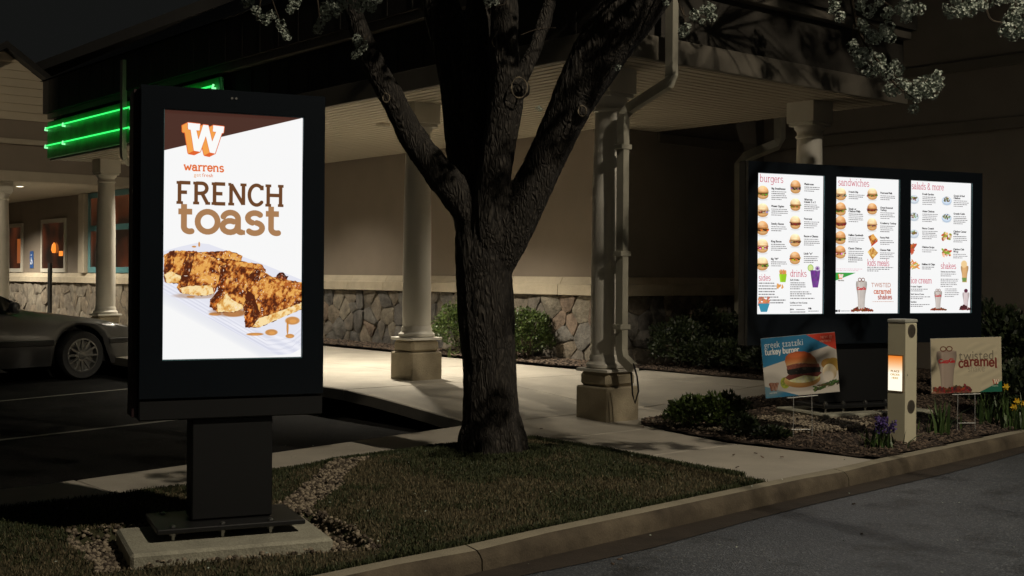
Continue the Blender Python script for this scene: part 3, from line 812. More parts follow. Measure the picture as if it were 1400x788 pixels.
        slab(A, 'kids meals', X(.51), Y(.648), 31, RED, .105, .66, .03)
        rows(A, X(.51), Y(.662), 225, 3, 12, rnd, (50, 46, 48), .4)
        rows(A, X(.03), Y(.675), 220, 2, 11, rnd, (226, 160, 176), .8)
        A.poly([(0, Y(.70)), (X(.33), Y(.70)), (0, Y(.762))], (62, 160, 72))
        blocky_w(A, X(.055), Y(.747), 34)
        slab(A, 'warrens', X(.05), Y(.762), 7, (90, 80, 70), .22, 1.0)
        shake(A, X(.42), Y(.765), 84, 196, rnd)
        sans(A, 'TWISTED', X(.575), Y(.805), 42, (186, 120, 96), 0, .90)
        slab(A, 'caramel', X(.615), Y(.854), 23, (200, 92, 50), .22, .93, .04)
        slab(A, 'shakes', X(.68), Y(.895), 22, (176, 74, 56), .22, .93, .04)
        rows(A, X(.6), Y(.915), 170, 1, 12, rnd, (196, 150, 130), 1.0)
        A.poly([(X(.02), Y(.972)), (X(.05), Y(.972)), (X(.05), Y(.988)), (X(.02), Y(.988))], (30, 30, 34)); A.ell(X(.075), Y(.98), 8, 8, (120, 110, 110)); rows(A, X(.1), Y(.984), 72, 1, 12, rnd, (90, 86, 86), 1.0)
    else:
        slab(A, 'salads & more', X(.03), Y(.064), 32, RED, .105, .71, .03)
        L = [('Fresh Garden', 5), ('Asian Chicken', 5), ('Fiesta Crunch', 5), ('Chicken Strips', 2), ('Halibut & Chips', 2)]
        for k, (t, n) in enumerate(L):
            if k < 3: salad(A, X(.07), Y(.135 + k * .13), 84, rnd)
            elif k == 3:
                for q in range(12): A.ell(X(.07 + rnd.uniform(-.05, .05)), Y(.515 + rnd.uniform(-.03, .03)), 20, 8, tuple(c * rnd.uniform(.8, 1.15) for c in (190, 96, 56)), rot=rnd.uniform(0, 3))
            else:
                for q in range(16): A.ell(X(.08 + rnd.uniform(-.05, .06)), Y(.635 + rnd.uniform(-.025, .025)), 22, 5, tuple(c * rnd.uniform(.8, 1.12) for c in (224, 168, 96)), rot=rnd.uniform(-1, 1))
            item(.205, .105 + k * .13 + (.012 if k > 2 else 0), t, n)
        L = [('Greek & Red|Chicken', 4), ('Grande Cobb', 5), ('Chicken Caesar|Wrap', 4), ('Chicken Club|Wrap', 3)]
        for k, (t, n) in enumerate(L):
            if k < 2: salad(A, X(.60), Y(.135 + k * .132), 86, rnd, (188, 204, 222))
            else:
                for q in range(26): A.ell(X(.60 + rnd.uniform(-.07, .07)), Y(.415 + (k - 2) * .125 + rnd.uniform(-.025, .025)), 12, 7, tuple(c * rnd.uniform(.8, 1.1) for c in ((236, 214, 160), (150, 170, 60), (200, 90, 60))[q % 3]), rot=rnd.uniform(-1, 1))
            item(.715, .108 + k * .137, t, n)
        slab(A, 'shakes', X(.51), Y(.662), 29, RED, .115, .78, .04)
        slab(A, 'ice cream', X(.03), Y(.775), 29, RED, .115, .74, .03)
        sans(A, 'Choose any two flavors', X(.51), Y(.69), 15, dk, 1.0, .82); rows(A, X(.51), Y(.706), 150, 2, 13, rnd, (50, 46, 48)); rows(A, X(.51), Y(.745), 165, 5, 12.5, rnd); rows(A, X(.58), Y(.82), 130, 5, 13, rnd)
        for k, t in enumerate(('Frozen Yogurt', 'Soft Serve Cones', 'Sundaes')):
            sans(A, t, X(.03), Y(.805 + k * .058), 16, dk, 1.2, .92); rows(A, X(.03), Y(.822 + k * .058), 165, 2, 12, rnd, (60, 56, 58))
        shake(A, X(.47), Y(.835), 62, 130, rnd)
        shake(A, X(.905), Y(.64), 62, 120, rnd, (226, 178, 120), False, False, False)
        A.ell(X(.895), Y(.625), 22, 22, (240, 206, 150), soft=.3); A.poly([(X(.86), Y(.73)), (X(.94), Y(.73)), (X(.93), Y(.76)), (X(.87), Y(.76))], (120, 150, 80))
        shake(A, X(.93), Y(.845), 56, 120, rnd, (222, 206, 206), False, False, True, (96, 30, 30))
        A.ell(X(.93), Y(.83), 16, 13, (90, 40, 60)); 
        for q in range(8): A.ell(X(.89 + rnd.uniform(-.05, .05)), Y(.955 + rnd.uniform(-.012, .012)), 12, 10, (74, 36, 40))
    return A.image('menu_print_%s' % ('burgers', 'sandwiches', 'salads')[which])

def art_greek():
    A = Art(960, 700, (206, 200, 190)); rnd = random.Random(5)
    yy, xx = np.mgrid[0:700, 0:960]
    A.poly([(0, 0), (960, 0), (960, 130), (0, 342)], (38, 120, 164))
    A.poly([(585, 0), (960, 0), (960, 205)], (206, 60, 38))
    A.poly([(860, 152), (960, 130), (960, 205)], (206, 60, 38))
    A.poly([(0, 560), (430, 700), (0, 700)], (44, 118, 158))
    A.ell(60, 560, 150, 110, (150, 146, 138), .5, soft=.6)
    sans(A, 'greek tzatziki', 36, 118, 108, (226, 230, 232), 0, .80)
    slab(A, 'turkey burger', 38, 196, 46, (236, 236, 234), .27, .80, .05)
    sans(A, 'NEW @', 772, 62, 46, (232, 150, 130), 2, .9); slab(A, 'warrens', 752, 104, 22, (232, 150, 130), .26, .95)
    blocky_w(A, 56, 626, 104, (150, 110, 90), (120, 70, 50), (90, 44, 34)); slab(A, 'warrens', 52, 652, 14, (200, 200, 196), .22, 1.0)
    # shadow, plate food
    A.ell(500, 610, 300, 36, (176, 166, 156), .7, soft=.5)
    A.ell(265, 540, 60, 66, lambda x, y, u, v: np.stack([110 + 60 * vnoise(x, y, 18, 1), 120 + 60 * vnoise(x, y, 18, 1), 40 + 30 * vnoise(x, y, 18, 4)], -1))
    A.ell(490, 520, 235, 92, lambda x, y, u, v: np.stack([196 - 50 * v, 160 - 60 * v, 96 - 50 * v], -1))
    A.ell(505, 490, 215, 66, lambda x, y, u, v: np.stack([206 + 30 * vnoise(x, y, 22, 8), 206 + 30 * vnoise(x, y, 22, 8), 150 + 40 * vnoise(x, y, 22, 6)], -1))
    A.poly([(270, 480), (330, 440), (700, 420), (750, 460), (690, 500), (520, 470), (380, 500), (320, 515)], (112, 52, 44))
    A.tex(jag([(300, 380), (330, 372), (700, 370), (740, 400), (730, 448), (520, 452), (330, 455), (305, 430)], 3, 4), lambda x, y: np.stack([34 + 40 * (vnoise(x, y, 30, 3) > .78), 32 + 36 * (vnoise(x, y, 30, 3) > .78), 28 + 30 * (vnoise(x, y, 30, 3) > .78)], -1))
    A.tex(jag([(300, 340), (360, 318), (520, 330), (720, 352), (730, 392), (500, 372), (310, 392)], 3, 5), lambda x, y: np.stack([120 + 40 * vnoise(x, y, 16, 3), 66 + 26 * vnoise(x, y, 16, 3), 52 + 20 * vnoise(x, y, 16, 3)], -1))
    bun = [(300, 345), (285, 290), (300, 235), (350, 200), (440, 186), (540, 192), (620, 220), (680, 280), (708, 356), (600, 340), (480, 322), (380, 330)]
    A.tex(bun, lambda x, y: np.stack([186 + 40 * np.clip((y - 200) / 150, 0, 1), 84 + 90 * np.clip((y - 215) / 120, 0, 1) ** 1.4, 36 + 90 * np.clip((y - 225) / 120, 0, 1) ** 1.4], -1) * (1 - .3 * np.clip(np.abs(x - 470) / 230, 0, 1)[..., None] ** 3))
    A.ell(430, 230, 70, 18, (226, 130, 80), .5, soft=1.0)
    A.ell(840, 360, 90, 62, (170, 128, 60)); A.ell(905, 380, 90, 84, (176, 140, 58)); A.ell(850, 460, 92, 96, lambda x, y, u, v: np.stack([214 - 40 * v - 26 * u, 196 - 46 * v - 26 * u, 160 - 50 * v - 26 * u], -1)); A.ell(830, 510, 62, 56, (226, 218, 206), .9, soft=.4)
    for k in range(60):
        t = rnd.uniform(0, 1); A.ell(640 + t * 320, 640 - t * 70 + rnd.uniform(-24, 24), 30, 9, tuple(q * rnd.uniform(.6, 1.4) for q in (66, 76, 34)), rot=rnd.uniform(-.9, .6))
    return A.image('turkey_burger_print')

def art_twisted():
    A = Art(960, 740, (206, 196, 168)); rnd = random.Random(9)
    yy, xx = np.mgrid[0:740, 0:960]
    A.a[:] = np.array((200, 190, 162)) * (1 + .03 * np.sin((xx * .45 + yy) / 17.0)[..., None] * ((vnoise(xx, yy, 200, 3)) > .4)[..., None])
    A.poly([(650, 740), (960, 590), (960, 740)], (30, 112, 90))
    for k in range(170):
        A.ell(30 + rnd.uniform(0, 500), 730 - rnd.uniform(0, 95) * (1 - abs(rnd.uniform(-1, 1)) * .5), rnd.uniform(14, 28), rnd.uniform(8, 18), tuple(q * rnd.uniform(.5, 1.5) for q in (120, 52, 40)), rot=rnd.uniform(0, 3))
    A.poly([(0, 722), (540, 722), (540, 740), (0, 740)], (150, 96, 80), .7)
    shake(A, 212, 178, 262, 545, rnd, (178, 160, 146), True, True, False)
    for k in range(80):
        A.ell(30 + rnd.uniform(60, 380), 728 - rnd.uniform(0, 60), rnd.uniform(12, 24), rnd.uniform(8, 14), tuple(q * rnd.uniform(.5, 1.4) for q in (120, 50, 38)), rot=rnd.uniform(0, 3))
    sans(A, 'twisted', 376, 300, 180, (120, 112, 98), 0, .84)
    slab(A, 'caramel', 372, 398, 88, (126, 44, 34), .26, .89, .05, yoff=lambda i: (-16 + 2.6 * (i - 2.6) ** 2) * (1 if i < 3 else 1))
    sans(A, 'shake', 500, 462, 132, (170, 160, 138), 0, .76)
    blocky_w(A, 832, 644, 78, (240, 230, 206), (190, 90, 60), (150, 40, 34)); slab(A, 'warrens', 826, 668, 12, (200, 220, 200), .22, 1.0)
    return A.image('caramel_shake_print')

def art_panel():
    A = Art(256, 640, (255, 240, 210))
    yy, xx = np.mgrid[0:640, 0:256]; t = (yy / 640.0)[..., None]
    A.a[:] = np.array((222, 120, 40)) * np.clip(1 - t * 2.0, 0, 1) + np.array((255, 248, 226)) * np.clip(t * 2.0, 0, 1)
    for k, w in enumerate(('PLACE', 'ORDER', 'HERE')):
        sans(A, w, 128, 300 + k * 62, 54, (120, 84, 20) if k == 0 else (190, 150, 70), 4, 1.0, 'c')
    return A.image('order_panel_print')

def picture_quad(name, w, h, img_mat, parent, z=0, y=0.0, x=0.0, ny=-1):
    """flat printed or lit picture, facing -y of its parent, lower edge at z, centred on x"""
    me = bpy.data.meshes.new(name)
    me.from_pydata([(x-w/2, y, z), (x+w/2, y, z), (x+w/2, y, z+h), (x-w/2, y, z+h)], [], [(0,1,2,3)])
    uv = me.uv_layers.new(name='UVMap')
    for i, c in enumerate(((0,0),(1,0),(1,1),(0,1))): uv.data[i].uv = c
    me.materials.append(img_mat)
    return link(name, me, parent)

# ================================================================== GROUND
def sheet(name, pts, z, m, kind='structure'):
    me = bpy.data.meshes.new(name)
    me.from_pydata([(p[0], p[1], z) for p in pts], [], [tuple(range(len(pts)))])
    o = link(name, me, None, m); o['kind'] = kind
    return o
sheet('ground', [(-300, -60), (300, -60), (300, 500), (-300, 500)], -0.16, M['soil'])
def ka(b): return -2.30 + 0.0877 * b            # back edge of the lane kerb
KW = 0.125
P2 = lambda a, b: tuple(W(a, b)[:2])
sheet('road', [P2(ka(-40) - .1, -40), P2(ka(-40) - 14, -40), P2(ka(40) - 14, 40), P2(ka(40) - .1, 40)][::-1], -0.10, M['asphalt'])
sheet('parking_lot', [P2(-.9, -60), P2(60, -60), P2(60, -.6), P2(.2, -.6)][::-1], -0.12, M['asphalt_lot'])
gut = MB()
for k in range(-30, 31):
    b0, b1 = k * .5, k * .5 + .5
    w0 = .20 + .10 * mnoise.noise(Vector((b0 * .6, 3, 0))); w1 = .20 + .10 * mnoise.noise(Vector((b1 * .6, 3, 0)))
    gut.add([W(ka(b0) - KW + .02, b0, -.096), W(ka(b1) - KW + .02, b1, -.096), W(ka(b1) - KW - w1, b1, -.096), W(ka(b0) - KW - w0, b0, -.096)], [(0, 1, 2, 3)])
tag(gut.build('gutter_band', M['gutter']), kind='structure')

def inpoly(A_, B_, poly):
    m = np.zeros(np.shape(A_), bool); n = len(poly)
    for i in range(n):
        a1, b1 = poly[i]; a2, b2 = poly[(i + 1) % n]
        if b1 == b2: continue
        m ^= ((b1 > B_) != (b2 > B_)) & (A_ < (a2 - a1) * (B_ - b1) / (b2 - b1) + a1)
    return m
def gridsheet(name, polys, zf, m, res, kind='structure', cut=None):
    aa = [p[0] for q in polys for p in q]; bb = [p[1] for q in polys for p in q]
    a = np.arange(min(aa), max(aa) + res, res); b = np.arange(min(bb), max(bb) + res, res)
    Aa, Bb = np.meshgrid(a, b, indexing='ij')
    ca, cb = Aa[:-1, :-1] + res / 2, Bb[:-1, :-1] + res / 2
    mk = np.zeros(ca.shape, bool)
    for q in polys: mk |= inpoly(ca, cb, q)
    X = C0.x + VA.x * Aa + VB.x * Bb; Y = C0.y + VA.y * Aa + VB.y * Bb; Z = zf(Aa, Bb, X, Y)
    V = np.stack([X, Y, Z], -1).reshape(-1, 3); nb = len(b)
    i, j = np.nonzero(mk); f = np.stack([i * nb + j, i * nb + j + 1, (i + 1) * nb + j + 1, (i + 1) * nb + j], -1)[:, ::-1]
    used = np.unique(f); re = -np.ones(len(V), int); re[used] = np.arange(len(used))
    o = np_mesh(name, V[used], re[f], m, smooth=True); o['kind'] = kind
    return o
def nz(X, Y, s, amp, seed=0):
    return (fbm(np.asarray(X) + 100, np.asarray(Y) + 100, s, seed, 3) - .5) * 2 * amp

LAWN = [(ka(-14) + .0, -14), (ka(-.9), -.9), (-2.1, -.92), (-1.4, -.80), (-.3, -.80), (-.06, -.90), (.0, -1.6), (-.02, -2.6), (-.38, -3.91), (-.5, -8), (-.6, -14)]
WALK = [(1.0, -.62), (.53, -3.47), (.33, -4.54), (.1, -14), (-.6, -14), (-.5, -8), (-.38, -3.91), (-.02, -2.6), (.0, -1.6), (0, -.62)]
BED = [(ka(.52), .52), (-2.0, .50), (-1.03, .36), (-.26, .5), (.24, .66), (.42, .9), (.45, 1.6), (.45, 3.72), (3.64, 3.72), (3.64, 6.66), (-1.4, 6.66), (-1.4, 12), (ka(12), 12)]
BED2 = [(3.12, 3.64), (3.12, 3.1), (16.0, 3.1), (16.0, 3.66), (3.66, 3.66), (3.66, 3.72), (3.1, 3.72)]
PAVE = [[(0, -.62), (20.5, -.62), (20.5, 3.1), (3.1, 3.1), (3.1, 3.7), (.45, 3.7), (.45, 1.6), (.42, .9), (.24, .66), (-.26, .5), (-1.03, .36), (-2.0, .5), (ka(.5), .52), (ka(-.9), -.9), (-2.1, -.8), (-.3, -.76), (0, -.8)]]
PIT_C = Vector((-1.22, 5.90)); PIT_R = R(26)
def pit(X, Y):
    dx, dy = X - PIT_C.x, Y - PIT_C.y
    u = dx * math.cos(PIT_R) + dy * math.sin(PIT_R); v = -dx * math.sin(PIT_R) + dy * math.cos(PIT_R)
    wob = nz(X, Y, .25, .05, 5)
    d = np.minimum(np.minimum(u + .84 + wob, .44 + wob - u), np.minimum(v + .46, .48 + wob - v))
    strip = np.minimum(.10 - np.abs(X + 1.15 - .04 * (Y - 7)) + wob, np.minimum(Y - 6.2, 8.3 - Y))
    return sm((d) / .05), np.maximum(d, strip)
TREE = Vector((-0.13, 8.5, 0.05))
def lawn_z(a, b, X, Y):
    ed = np.minimum(np.minimum(a - ka(b), -.8 - b), np.minimum(.0 - a, 3.0))
    z = .045 * np.exp(-((X - TREE.x) ** 2 + (Y - TREE.y) ** 2) / .9) + .025 * sm(ed / .4) + nz(X, Y, .5, .012)
    p, d = pit(X, Y)
    return z * (1 - p) - .045 * p
gridsheet('lawn', [LAWN], lawn_z, M['turf'], .04)
gridsheet('planting_bed', [BED], lambda a, b, X, Y: G(a, b) + .015 + nz(X, Y, .4, .015), M['mulchbase'], .06)
gridsheet('wall_bed', [BED2], lambda a, b, X, Y: G(a, b) + .03 + .02 * sm((b - 3.1) / .5) + nz(X, Y, .3, .01), M['mulchbase'], .06)
gridsheet('sidewalk_base', PAVE + [WALK], lambda a, b, X, Y: G(a, b) - .035, M['joint'], .1)

# --- sidewalk slabs, one object each
def clip(poly, nx, ny, c):
    out = []
    for i in range(len(poly)):
        p, q = poly[i], poly[(i + 1) % len(poly)]
        dp = p[0] * nx + p[1] * ny - c; dq = q[0] * nx + q[1] * ny - c
        if dp <= 0: out.append(p)
        if (dp < 0 < dq) or (dq < 0 < dp):
            t = dp / (dp - dq); out.append((p[0] + (q[0] - p[0]) * t, p[1] + (q[1] - p[1]) * t))
    return out
sidewalk = empty('sidewalk', W(0, 0), 0, kind='structure')
def slab_obj(poly, lift=0.0, th=.11):
    g = .006
    A_ = sum(poly[i][0] * poly[(i+1) % len(poly)][1] - poly[(i+1) % len(poly)][0] * poly[i][1] for i in range(len(poly))) / 2
    if abs(A_) < .01: return
    if A_ > 0: poly = poly[::-1]
    ca = sum(p[0] for p in poly) / len(poly); cb = sum(p[1] for p in poly) / len(poly)
    def ins(p, d):
        v = Vector((p[0] - ca, p[1] - cb)); l = v.length or 1
        return (p[0] - v.x / l * d, p[1] - v.y / l * d)
    # subdivide edges so the slab follows the rise
    pts = []
    for i in range(len(poly)):
        p, q = poly[i], poly[(i + 1) % len(poly)]; n = max(1, int(math.hypot(q[0]-p[0], q[1]-p[1]) / .5))
        pts += [(p[0] + (q[0]-p[0]) * k / n, p[1] + (q[1]-p[1]) * k / n) for k in range(n)]
    n = len(pts); vs = []
    for d, dz in ((g, -th), (g, -.008), (g + .012, 0)):
        for p in pts:
            a, b = ins(p, d); vs.append(W(a, b, float(G(a, b)) + dz + lift) - sidewalk.location)
    vs.append(W(ca, cb, float(G(ca, cb)) + lift) - sidewalk.location)
    fs = []
    for r_ in (0, 1):
        for i in range(n): fs.append((r_*n + i, r_*n + (i+1) % n, (r_+1)*n + (i+1) % n, (r_+1)*n + i))
    for i in range(n): fs.append((2*n + i, 2*n + (i+1) % n, 3*n))
    mb = MB(); mb.add(vs, fs); mb.build('concrete_slab', M['concrete'], sidewalk)
def cut_slabs(poly, a_lines, b_lines):
    for i in range(len(a_lines) - 1):
        for j in range(len(b_lines) - 1):
            q = clip(poly, 1, 0, a_lines[i+1]); q = clip(q, -1, 0, -a_lines[i]) if q else q
            q = clip(q, 0, 1, b_lines[j+1]) if q else q; q = clip(q, 0, -1, -b_lines[j]) if q else q
            if q and len(q) > 2: slab_obj(q, random.uniform(-.002, .002))
BL = [-.62, 1.2, 3.1]
cut_slabs([(1.0, -.62), (20.5, -.62), (20.5, 3.1), (1.0, 3.1)], [1.0, 3.1, 4.9, 6.7, 8.5, 10.3, 12.1, 13.9, 15.7, 17.5, 20.5], BL)
cut_slabs([(1.0, 3.1), (3.1, 3.1), (3.1, 3.7), (1.0, 3.7)], [1.0, 3.1], [3.1, 3.7])
cut_slabs([(0, -.62), (1.0, -.62), (1.0, .95), (.42, .95), (.24, .68), (0, .585)], [0, 1.0], [-.62, 1.2])
cut_slabs([(.42, .95), (1.0, .95), (1.0, 3.7), (.45, 3.7), (.45, 1.6)], [0.4, 1.0], [.95, 2.3, 3.7])
cut_slabs([(0, -.8), (0, .6), (-.26, .5), (-1.03, .36), (-2.0, .5), (ka(.5), .52), (ka(-.9), -.9), (-2.1, -.80), (-.3, -.76)], [-3, -1.1, 0.01], [-1, .7])
cut_slabs([(1.0, -.63), (.53, -3.47), (-.25, -3.47), (-.02, -2.6), (.0, -1.6), (0, -.63)], [-1, 2], [-3.47, -2.0, -.63])
cut_slabs([(.53, -3.47), (.33, -4.54), (.1, -14), (-.6, -14), (-.5, -8), (-.38, -3.91), (-.25, -3.47)], [-1, 2], [-14, -11, -9, -7.2, -5.5, -4.3, -3.47])
# --- the two kerbs, piece by piece
kerb = empty('kerb', W(-2.3, 0), 0, kind='structure')
def kerb_piece(b0, b1, parent):
    g = .005; mb = MB(); n = 7; rings = []
    for k in range(n + 1):
        b = b0 + g + (b1 - b0 - 2 * g) * k / n; a = ka(b); w = mnoise.noise(Vector((b * 1.7, 0, 1))) * .004
        chip = .012 if k in (0, n) else 0
        rings.append([W(a, b, -.25), W(a, b, .0 - chip*.3), W(a - .006, b, .012 - chip*.4), W(a - KW + .035, b, .008 - chip + w), W(a - KW + .008, b, -.012 - chip + w), W(a - KW - .006 + w, b, -.045), W(a - KW - .012, b, -.25)])
    vs = [q - parent.location for r_ in rings for q in r_]; m_ = 7
    for j in range(m_ - 1):
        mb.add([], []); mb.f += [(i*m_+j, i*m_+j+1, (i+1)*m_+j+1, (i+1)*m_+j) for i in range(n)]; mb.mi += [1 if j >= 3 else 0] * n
    mb.v = [tuple(q) for q in vs]; mb.f += [tuple(range(m_)), tuple(n*m_ + j for j in range(m_))[::-1]]; mb.mi += [0, 0]
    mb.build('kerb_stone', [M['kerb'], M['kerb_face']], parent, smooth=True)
b = -3.52 - 3.4 * 3
while b < 15:
    kerb_piece(b, b + 3.4, kerb); b += 3.4

# --- painted stall lines in the lot
for p0, p1 in (((-6.9, 11.2), (-3.6, 16.6)), ((-6.3, 7.4), (-3.05, 12.0))):
    d = (Vector(p1) - Vector(p0)).normalized(); q = Vector((-d.y, d.x)) * .04
    o = sheet('painted_line', [Vector(p0) - q, Vector(p1) - q, Vector(p1) + q, Vector(p0) + q], -.116, M['paint_line'])

# ================================================================== BUILDING
bld = empty('restaurant_building', C0, TH, label='beige stucco restaurant with fieldstone base and a columned canopy behind the signs', category='building')
# local axes: x runs along the right-hand side (b), y along the left-hand side (a)
def part(name, mb, m, parent=bld, smooth=False):
    return mb.build(name, m, parent, smooth)
BW = 3.70            # the wall line along a
AW = 3.66            # the wall line along b
wallA = part('wall', MB().box(BW, BW + .25, AW, 40, -.15, 3.30), M['stucco'])
wallB = part('wall', MB().box(BW + .003, 9.0, AW - .003, AW + .25, -.15, 7.0), M['stucco_dark'])
wallC = part('wall', MB().box(6.70, 6.95, -1.4, AW - .003, -.15, 8.0), M['stucco_dark'])
part('upper_wall', MB().box(BW + .4, BW + .6, AW + .3, 40, 3.2, 7.0), M['roof'])
for z0, z1 in ((3.10, 3.245), (3.86, 3.99)):
    part('trim_band', MB().cbox(6.66, 6.705, -1.4, AW - .003, z0, z1, .006), M['band'])
part('trim_band', MB().cbox(4.5, 6.66, AW - .04, AW, 3.05, 3.19, .006), M['band'])

# --- field stone facing: every stone a piece of its own
def clip_cell(c, others, u0, u1, v0, v1):
    poly = [(u0, v0), (u1, v0), (u1, v1), (u0, v1)]
    for o in others:
        mx, my = (c[0] + o[0]) / 2, (c[1] + o[1]) / 2; nx, ny = o[0] - c[0], o[1] - c[1]
        poly = clip(poly, nx, ny, nx * mx + ny * my)
        if not poly: return []
    return poly
def stone_field(length, z0, z1, su, sv, seed, emit):
    rnd = random.Random(seed); pts = []; nr = max(1, int(round((z1 - z0) / sv)))
    nu = int(length / su)
    for r_ in range(nr):
        for k in range(nu + 1):
            pts.append(((k + .5 * (r_ % 2) + rnd.uniform(-.44, .44)) * su, z0 + (r_ + .5 + rnd.uniform(-.46, .46)) * (z1 - z0) / nr))
    for i, c in enumerate(pts):
        near = sorted((o for j, o in enumerate(pts) if j != i), key=lambda o: (o[0]-c[0])**2 + (o[1]-c[1])**2)[:14]
        poly = clip_cell(c, near, max(0, c[0] - su*1.6), min(length, c[0] + su*1.6), z0, z1)
        if len(poly) < 3: continue
        # merge tiny edges
        q = [poly[0]]
        for p in poly[1:]:
            if math.hypot(p[0]-q[-1][0], p[1]-q[-1][1]) > .04: q.append(p)
        if len(q) < 3: continue
        emit(q, rnd)
def stone_mesh(poly, rnd, place):
    """place(u, v, out) -> local point"""
    cx = sum(p[0] for p in poly) / len(poly); cy = sum(p[1] for p in poly) / len(poly)
    pts = []
    for i in range(len(poly)):                        # round the corners a little
        p, q = poly[i], poly[(i + 1) % len(poly)]
        pts.append((p[0] * .86 + q[0] * .14, p[1] * .86 + q[1] * .14)); pts.append((p[0] * .14 + q[0] * .86, p[1] * .14 + q[1] * .86))
    th = rnd.uniform(.012, .04); n = len(pts); vs = []; tx, ty = rnd.uniform(-.12, .12), rnd.uniform(-.12, .12)
    for s, o in ((.985, 0), (.965, th * .8), (.84, th)):
        for p in pts:
            jx, jy = rnd.uniform(-.006, .006), rnd.uniform(-.006, .006)
            u, v = cx + (p[0]-cx) * s + jx, cy + (p[1]-cy) * s + jy
            vs.append(place(u, v, o + (0 if o == 0 else (u-cx) * tx + (v-cy) * ty)))
    vs.append(place(cx, cy, th * rnd.uniform(1.0, 1.3)))
    fs = [(r_*n+i, r_*n+(i+1) % n, (r_+1)*n+(i+1) % n, (r_+1)*n+i) for r_ in (0, 1) for i in range(n)] + [(2*n+i, 2*n+(i+1) % n, 3*n) for i in range(n)]
    return vs, fs
def near_stones(wall, place, length, z0, z1, seed):
    def emit(poly, rnd):
        vs, fs = stone_mesh(poly, rnd, place)
        MB().add(vs, fs).build('stone', M['stones'][rnd.randrange(7)], wall, smooth=True)
    stone_field(length, z0, z1, .33, .23, seed, emit)
facA = part('stone_facing', MB().box(BW - .03, BW - .002, AW - .03, 11.2, -.1, 1.06), M['mortar'])
near_stones(facA, lambda u, v, o: Vector((BW - .03 - o, AW - .05 + u, v)), 7.4, .14, 1.055, 3)
facB = part('stone_facing', MB().box(BW - .03, 6.7, AW - .033, AW - .005, -.1, 1.06), M['mortar'])
near_stones(facB, lambda u, v, o: Vector((BW - .05 + u, AW - .033 - o, v)), 3.0, .14, 1.055, 4)
facF = part('stone_facing', MB().box(BW - .03, BW - .002, 11.203, 34, -.1, 1.06), M['mortar'])
def far_emit_maker():
    store = [MB() for _ in range(3)]
    def emit(poly, rnd):
        vs, fs = stone_mesh(poly, rnd, lambda u, v, o: Vector((BW - .03 - o, 11.3 + u, v)))
        store[rnd.randrange(3)].add(vs, fs)
    return store, emit
st, em_ = far_emit_maker()
stone_field(18.0, .14, 1.055, .38, .28, 6, em_)
for i, q in enumerate(st):
    o = q.build('far_stones', M['stones'][(0, 2, 6)[i]], facF, smooth=True); o['kind'] = 'stuff'
# --- the two-tier stone cap with its joints
def caps(along, lo, hi, step, parent):
    x = lo; k = 0
    while x < hi - .01:
        x1 = min(hi, x + step); g = .004
        def pt(s, o, z): return (BW - o, s, z) if along == 'a' else (s, AW - o, z)
        s0, s1 = x + g, x1 - g
        prof = [(0, 1.06), (.115, 1.06), (.12, 1.066), (.12, 1.195), (.112, 1.203), (.075, 1.21), (.07, 1.225), (.02, 1.30), (0, 1.30)]
        n = len(prof); vs = [pt(s0, o, z) for o, z in prof] + [pt(s1, o, z) for o, z in prof]
        fs = [(i, (i+1) % n, n+(i+1) % n, n+i) for i in range(n)] + [tuple(range(n))[::-1], tuple(range(n, 2*n))]
        MB().add(vs, fs).build('capstone', M['cap'], parent)
        x = x1; k += 1
caps('a', AW - .12, 18.5, 1.02, facA)
caps('a', 18.5, 33, 1.45, facF)
caps('b', BW + .005, 6.66, .98, facB)

# --- canopy
def soffit_boards():
    mb = MB(); d = .03; w = .125; z = 3.19
    while d < AW - .02:
        e = min(d + w - .028, AW)
        for leg in (0, 1):
            L = 20.0 if leg == 0 else 4.45
            def P(off, s, zz): return (off, s, zz) if leg == 0 else (s, off, zz)
            L0 = 13.2 if leg == 0 else 4.45
            mb.add([P(d, d, z), P(d, L0, z), P(e, L0, z), P(e, e, z)], [(0,1,2,3)])
            mb.add([P(e, e, z), P(e, L0, z), P(e, L0, z + .030), P(e, e, z + .030)], [(0,1,2,3)])
            mb.add([P(e, e, z + .030), P(e, L0, z + .030), P(e + .028, L0, z + .030), P(e + .028, e + .028, z + .030)], [(0,1,2,3)])
            mb.add([P(e + .028, e + .028, z), P(e + .028, L0, z), P(e + .028, L0, z + .030), P(e + .028, e + .028, z + .030)], [(0,1,2,3)])
        d += w
    return mb
sof = part('soffit', MB().prism([(0, 0), (4.45, 0), (4.45, AW), (BW, AW), (BW, 13.2), (0, 13.2)], 3.222, 3.262), M['soffit'])
o = part('soffit_boards', soffit_boards(), M['soffit'], sof); o['kind'] = 'stuff'
# fascia, frieze and eave box; each leg its own part
part('fascia', MB().cbox(0.0, 4.45, -.03, .03, 3.17, 3.38, .004), M['fascia'])
part('fascia', MB().cbox(-.03, .03, .032, 13.2, 3.17, 3.38, .004), M['fascia'])
part('frieze', MB().box(0.06, 4.45, .03, .10, 3.262, 3.96), M['frieze_right'])
part('frieze', MB().box(.03, .10, .102, 13.2, 3.262, 3.96), M['frieze'])
part('frieze_end', MB().box(4.40, 4.452, .10, AW - .05, 3.262, 4.6), M['frieze'])
part('eave_trim', MB().cbox(-.06, 4.46, -.06, .10, 3.86, 3.955, .006), M['fascia'])
part('eave_trim', MB().cbox(-.06, .10, .102, 13.25, 3.86, 3.955, .006), M['fascia'])
part('eave_box', MB().box(-.10, 4.50, -.10, .12, 3.957, 4.50), M['frieze_right'])
part('eave_box', MB().box(-.10, .12, .122, 13.35, 3.957, 4.50), M['frieze'])
mb = MB(); A0 = -.14
